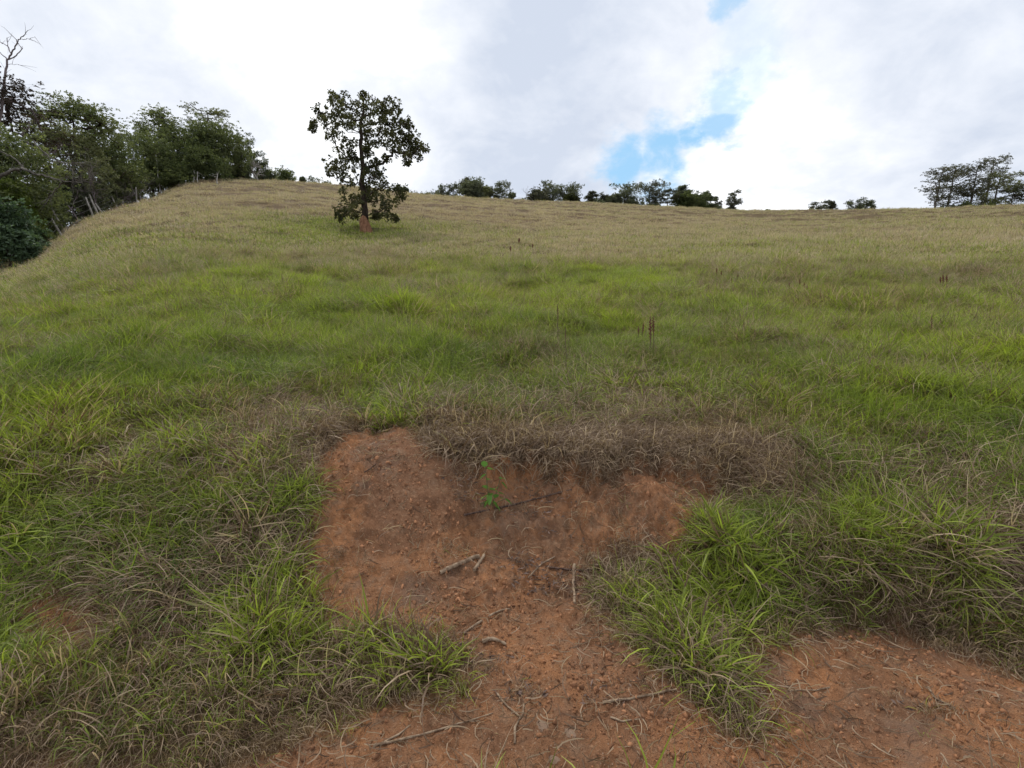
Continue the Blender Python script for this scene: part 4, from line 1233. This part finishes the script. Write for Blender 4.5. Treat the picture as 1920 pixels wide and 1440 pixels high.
# ------------------------------------------------------------------ seed stalks in the field
ms1, b_ = mat('seed_head'); finish(b_, principled(b_, b_.mix(b_.noise(None, 40, 3), (.10, .035, .03), (.20, .075, .06)), .9, .1))
ms2, b_ = mat('stalk'); finish(b_, principled(b_, (.13, .11, .05), .8, .2))
st = [  # px, base_y, top_y, head length px, head width px, label
    (1219, 668, 595, 46, 7, 'left one of the two tallest dark red seed stalks'), (1226, 668, 595, 34, 6, 'right one of the two tallest dark red seed stalks'),
    (1197, 645, 612, 20, 4, 'short dark red seed stalk furthest left of the tallest pair'), (1205, 640, 606, 20, 4, 'short red seed stalk just left of the tallest pair'),
    (1046, 645, 570, 30, 3, 'tall thin brown stalk in the green grass right of the middle'), (1061, 700, 615, 24, 2.5, 'slender tall stalk just right of the thin brown one'),
    (957, 478, 462, 10, 4, 'dark seed stalk on the slope right of the lone tree'), (973, 466, 447, 9, 4, 'smaller dark seed stalk up the slope right of the lone tree'), (998, 470, 458, 7, 3, 'faint small stalk right of the two dark ones on the slope'),
    (1345, 520, 503, 12, 3, 'left reddish stalk of the middle right group'), (1352, 522, 508, 10, 3, 'second reddish stalk of the middle right group'), (1371, 540, 522, 10, 3, 'lower reddish stalk under the middle right group'), (1384, 528, 515, 8, 3, 'lone small stalk right of the middle right group'),
    (1480, 545, 530, 10, 3, 'left stalk of the four on the right slope'), (1499, 540, 524, 12, 4, 'dark thick stalk among the four on the right slope'), (1507, 545, 530, 11, 3, 'third stalk of the four on the right slope'), (1514, 548, 535, 10, 3, 'right stalk of the four on the right slope'),
    (1762, 538, 520, 12, 4, 'left stalk of the far right cluster'), (1768, 540, 516, 14, 4, 'tallest stalk of the far right cluster'), (1775, 540, 517, 14, 4, 'right stalk of the far right cluster'), (1746, 640, 592, 26, 2.5, 'single thin stalk in the grass near the right edge'),
    (1524, 508, 496, 8, 3, 'tiny faint stalk high on the right slope'), (1395, 640, 600, 18, 2.5, 'thin brown stalk in the grass between the tallest pair and the right edge')]
for (px, by, ty, hl, hw, lab) in st:
    bq = ground([px], [by + 12])[0]; t = bq[1] / pdir(px, by + 12)[1]
    tp = P3(px + RNG.normal(0, 1), ty, t)
    Ld = tp - bq; s = t / F
    root = empty('seed_stalk', bq); tag(root, lab, 'plant', 'reddish seed stalks in the grass')
    mb_ = MB(); n = 8; tq = np.linspace(0, 1, n)[:, None]
    pp = bq + Ld * tq + RNG.normal(0, .006, (n, 3)) * np.sin(tq * 3.14)
    tube(mb_, pp, np.linspace(.006, .004, n), 5); mb_.build('stem', ms2, root, origin=bq)
    mb_ = MB()
    hL = min(hl * s / np.linalg.norm(Ld), .6)
    m_ = 9
    for k_ in range(m_ * 2):
        f_ = 1 - hL * (k_ / (m_ * 2 - 1)); c_ = bq + Ld * f_
        a = k_ * 2.4; rr_ = hw * s * .32 * math.sin(math.pi * (.12 + .76 * k_ / (m_ * 2 - 1)))
        off = np.array([math.cos(a), math.sin(a), .5]) * rr_
        tube(mb_, [c_, c_ + off + np.array([0, 0, hL * .02]), c_ + off * .9 + np.array([0, 0, rr_ * 1.8])], [rr_ * .5, rr_ * .75, rr_ * .12], 5)
    mb_.build('seed_head', ms1, root, origin=bq)


# ------------------------------------------------------------------ the seedling in the pit
mg, b_ = mat('seedling_leaf')
c_ = b_.mix(b_.attr('rnd'), (.06, .18, .035), (.16, .32, .055))
p_ = principled(b_, c_, .45, .35); t_ = N(b_.nt, 'ShaderNodeBsdfTranslucent'); b_.link(c_, t_.inputs[0])
x_ = N(b_.nt, 'ShaderNodeMixShader'); x_.inputs[0].default_value = .3; b_.link(p_, x_.inputs[1]); b_.link(t_.outputs[0], x_.inputs[2]); finish(b_, x_.outputs[0])
sb = ground([921], [948], H)[0]; ts = sb[1] / pdir(921, 948)[1]
root = empty('seedling', sb); tag(root, 'small bright green broad leaved seedling growing in the red earth pit', 'plant')
stems = [[(921, 948), (914, 915), (911, 885), (910, 870)], [(922, 948), (930, 925), (936, 905), (940, 892)], [(921, 948), (918, 930), (917, 918)], [(923, 948), (935, 940), (947, 936)]]
for s_ in stems:
    mb_ = MB(); pts = np.array([P3(a, c, ts + .012 * (i_ - 1)) for i_, (a, c) in enumerate(s_)]); pts[0] = sb - np.array([0, 0, .01])
    tube(mb_, pts, np.linspace(.0035, .002, len(pts)), 5); mb_.build('stem', ms2, root, origin=sb)


def broad_leaf(c, d, L, W, r_):
    d = norm(np.array(d, float)); s_ = norm(np.cross(d, [0, .75, .66])); up = np.cross(s_, d)
    rows_ = 7; V = []
    for i_ in range(rows_):
        t_ = i_ / (rows_ - 1); w = W * .5 * math.sin(math.pi * t_ ** .8) ** .7 if 0 < t_ < 1 else 0.0008
        ctr = c + d * L * t_ - np.array([0, 0, 1]) * L * .25 * t_ ** 2
        V += [ctr - s_ * w + up * w * .28, ctr, ctr + s_ * w + up * w * .28]
    f = []
    for i_ in range(rows_ - 1):
        a = i_ * 3
        f += [[a, a + 1, a + 4, a + 3], [a + 1, a + 2, a + 5, a + 4]]
    mb_ = MB(); mb_.add(V, f, rnd=r_)
    return mb_.build('leaf', mg, root, origin=sb)


for (a, c, dx, dz_, L, r_) in [(909, 876, -.1, .7, 15, .7), (914, 880, .6, .3, 15, .9), (911, 890, -.6, -.2, 12, .5), (915, 917, -.5, .5, 14, .8), (918, 918, .7, .2, 17, .9), (916, 925, .1, -.8, 16, 1.0), (938, 898, .5, .5, 14, .5),
                               (940, 905, .6, -.3, 14, .6), (932, 915, -.4, .2, 12, .5), (946, 936, .8, -.2, 15, .4), (941, 935, .2, .5, 12, .6), (918, 938, -.4, -.4, 14, 1.0), (924, 940, .5, -.5, 12, .9), (935, 925, .4, .1, 12, .3), (912, 900, .5, .4, 12, .8), (921, 930, -.2, .6, 13, .7), (928, 934, .2, .5, 13, .6), (913, 930, -.6, .1, 13, .9), (929, 945, .3, -.2, 13, .8), (912, 942, -.5, .1, 12, .5)]:
    broad_leaf(P3(a, c, ts + RNG.normal(0, .015)), (dx, -.3 + RNG.normal(0, .2), dz_), L * 1.15 * ts / F, L * .85 * ts / F, r_)


# ------------------------------------------------------------------ sticks on the bare earth
def lie(pts, lift):
    g_ = ground([p[0] for p in pts], [p[1] for p in pts], H)
    n = 4 * len(pts); tq = np.linspace(0, 1, n); sg = np.linspace(0, 1, len(pts))
    pp = np.stack([np.interp(tq, sg, g_[:, c]) for c in range(3)], -1)
    hz = H(pp[:, 0], pp[:, 1]) + lift * .9
    co = np.polyfit(tq, hz, 2); fit = np.polyval(co, tq); pp[:, 2] = fit + max(0, np.percentile(hz - fit, 60))
    return pp


sticks = [
    ([(826, 1077), (862, 1062), (897, 1048)], .013, .011, 'stick', 'thick pale dry stick lying on the red earth below the seedling'),
    ([(889, 1074), (899, 1058), (908, 1042)], .011, .008, 'stick', 'short pale stick crossing the end of the thick one'),
    ([(1077, 1060), (1075, 1095), (1078, 1132)], .009, .006, 'stick', 'upright looking straight dry stick right of the dead leaves'),
    ([(870, 967), (905, 958), (960, 952), (1000, 940), (1040, 928), (1072, 920)], .007, .005, 'stick_dark', 'long dark branch lying across the pit beside the seedling'),
    ([(990, 1085), (1015, 1060), (1040, 1042)], .005, .004, 'stick', 'thin forked straw over the dark dead leaves'),
    ([(905, 1205), (925, 1200), (948, 1210)], 0.010, .006, 'stick', 'dusty curved piece of root at the edge of the lower left tuft'),
    ([(1130, 1318), (1180, 1312), (1230, 1304), (1268, 1294)], .005, .003, 'stick', 'long thin stem lying across the lower middle of the bare earth'),
    ([(700, 1400), (790, 1378), (860, 1358), (925, 1338)], .0045, .002, 'stick', 'long straw coloured stem on the earth at the bottom left of the bare patch'),
    ([(700, 1402), (745, 1380), (770, 1362)], .004, .002, 'stick', 'short straw stem meeting the long one at the bottom left'),
    ([(965, 1395), (966, 1365), (980, 1340), (982, 1320)], .005, .003, 'stick', 'bent thin twig in the lower middle by the pale stone'),
    ([(932, 1302), (950, 1325), (975, 1345)], .004, .003, 'stick', 'straight thin twig slanting towards the bent one'),
    ([(1145, 1345), (1165, 1355), (1200, 1350)], .004, .002, 'stick', 'curved dry leaf stalk right of the pale stone'),
    ([(870, 1190), (930, 1150), (955, 1143)], .006, .003, 'stick', 'brown stalk slanting up from the lower left tuft'),
    ([(1030, 1065), (1080, 1070), (1150, 1066)], .006, .004, 'stick_dark', 'dark stem running right from the dead leaves into the grass'),
    ([(1555, 1290), (1530, 1295), (1475, 1296)], .003, .002, 'stick', 'thin pale straw alone on the bare earth at the lower right'),
    ([(1740, 1290), (1752, 1312), (1790, 1330)], .005, .003, 'stick', 'crooked dry twig on the track near the right edge'),
    ([(683, 887), (697, 878), (705, 872)], .004, .003, 'stick_dark', 'little dark twig high on the red bank left of the pit'),
]
for pts, r0_, r1_, mm, lab in sticks:
    pp = lie(pts, max(r0_, .004)); pp += RNG.normal(0, r0_ * .10, pp.shape)
    mb_ = MB(); tube(mb_, pp, np.linspace(r0_, r1_, len(pp)) * RNG.uniform(.85, 1.15, len(pp)), 7)
    tag(mb_.build('stick', M[mm], origin=pp[0]), lab, 'stick', 'dry sticks on the bare earth')

# dead leaves
md_, b_ = mat('dead_leaf'); finish(b_, principled(b_, b_.mix(b_.attr('rnd'), (.06, .038, .03), (.26, .18, .14)), .8, .2))
mb_ = MB()
for (cx, cy, sx, sy, n) in [(985, 1055, 22, 10, 60), (1010, 1080, 30, 18, 90), (1040, 1095, 25, 12, 50), (1020, 1110, 15, 6, 25), (1005, 965, 35, 5, 45), (1050, 935, 30, 7, 55), (870, 900, 16, 14, 50), (880, 935, 18, 10, 40), (985, 925, 8, 5, 10), (1030, 995, 18, 6, 16), (1080, 1010, 14, 5, 14), (975, 1300, 22, 14, 40), (900, 1240, 40, 16, 60), (830, 1060, 12, 5, 8), (1150, 1300, 40, 18, 30), (1700, 1320, 40, 15, 22), (300, 1150, 60, 25, 30)]:
    n = int(n * 1.1); px = RNG.normal(cx, sx * 1.0, n); py = RNG.normal(cy, sy * .8, n)
    g_ = ground(px, py, H); g_[:, 2] += RNG.uniform(.002, .012, n)
    a = RNG.random(n) * 6.28
    dd = np.stack([np.cos(a), np.sin(a), RNG.normal(.15, .25, n)], -1)
    leaves(mb_, g_, dd, RNG.uniform(.015, .045, n), RNG.uniform(.003, .011, n), RNG.random(n), .1)
tag(mb_.build('dead_leaves', md_, smooth=False), 'dark shrivelled dead leaves in heaps on the red earth of the pit', 'leaves', kind='stuff')

# pale stones set in the track
msx, b_ = mat('pale_stone'); finish(b_, principled(b_, b_.mix(b_.noise(None, 30, 5), (.40, .24, .15), (.66, .46, .33)), .9, .15, bump(b_, b_.noise(None, 60, 5), .01)))
for (px, py, sz, lab) in [(1018, 1362, .038, 'pale flat stone set in the track at the bottom middle'), (1070, 1376, .03, 'smaller pinkish stone right of the pale flat one'), (1040, 1425, .026, 'faint pale stone near the bottom edge'), (990, 1170, .012, 'tiny white pebble on the path up to the pit')]:
    g_ = ground([px], [py], H)[0]
    me = icomesh('stone', int(px), msx, (1.0, .75, .22), .07, 6, 11)
    o = bpy.data.objects.new('stone', me); COL.objects.link(o); o.location = tuple(g_ - np.array([0, 0, sz * .04])); o.scale = (sz * 1.6,) * 3; o.rotation_euler = (0, 0, RNG.random() * 6)
    tag(o, lab, 'stone', 'pale stones in the track')
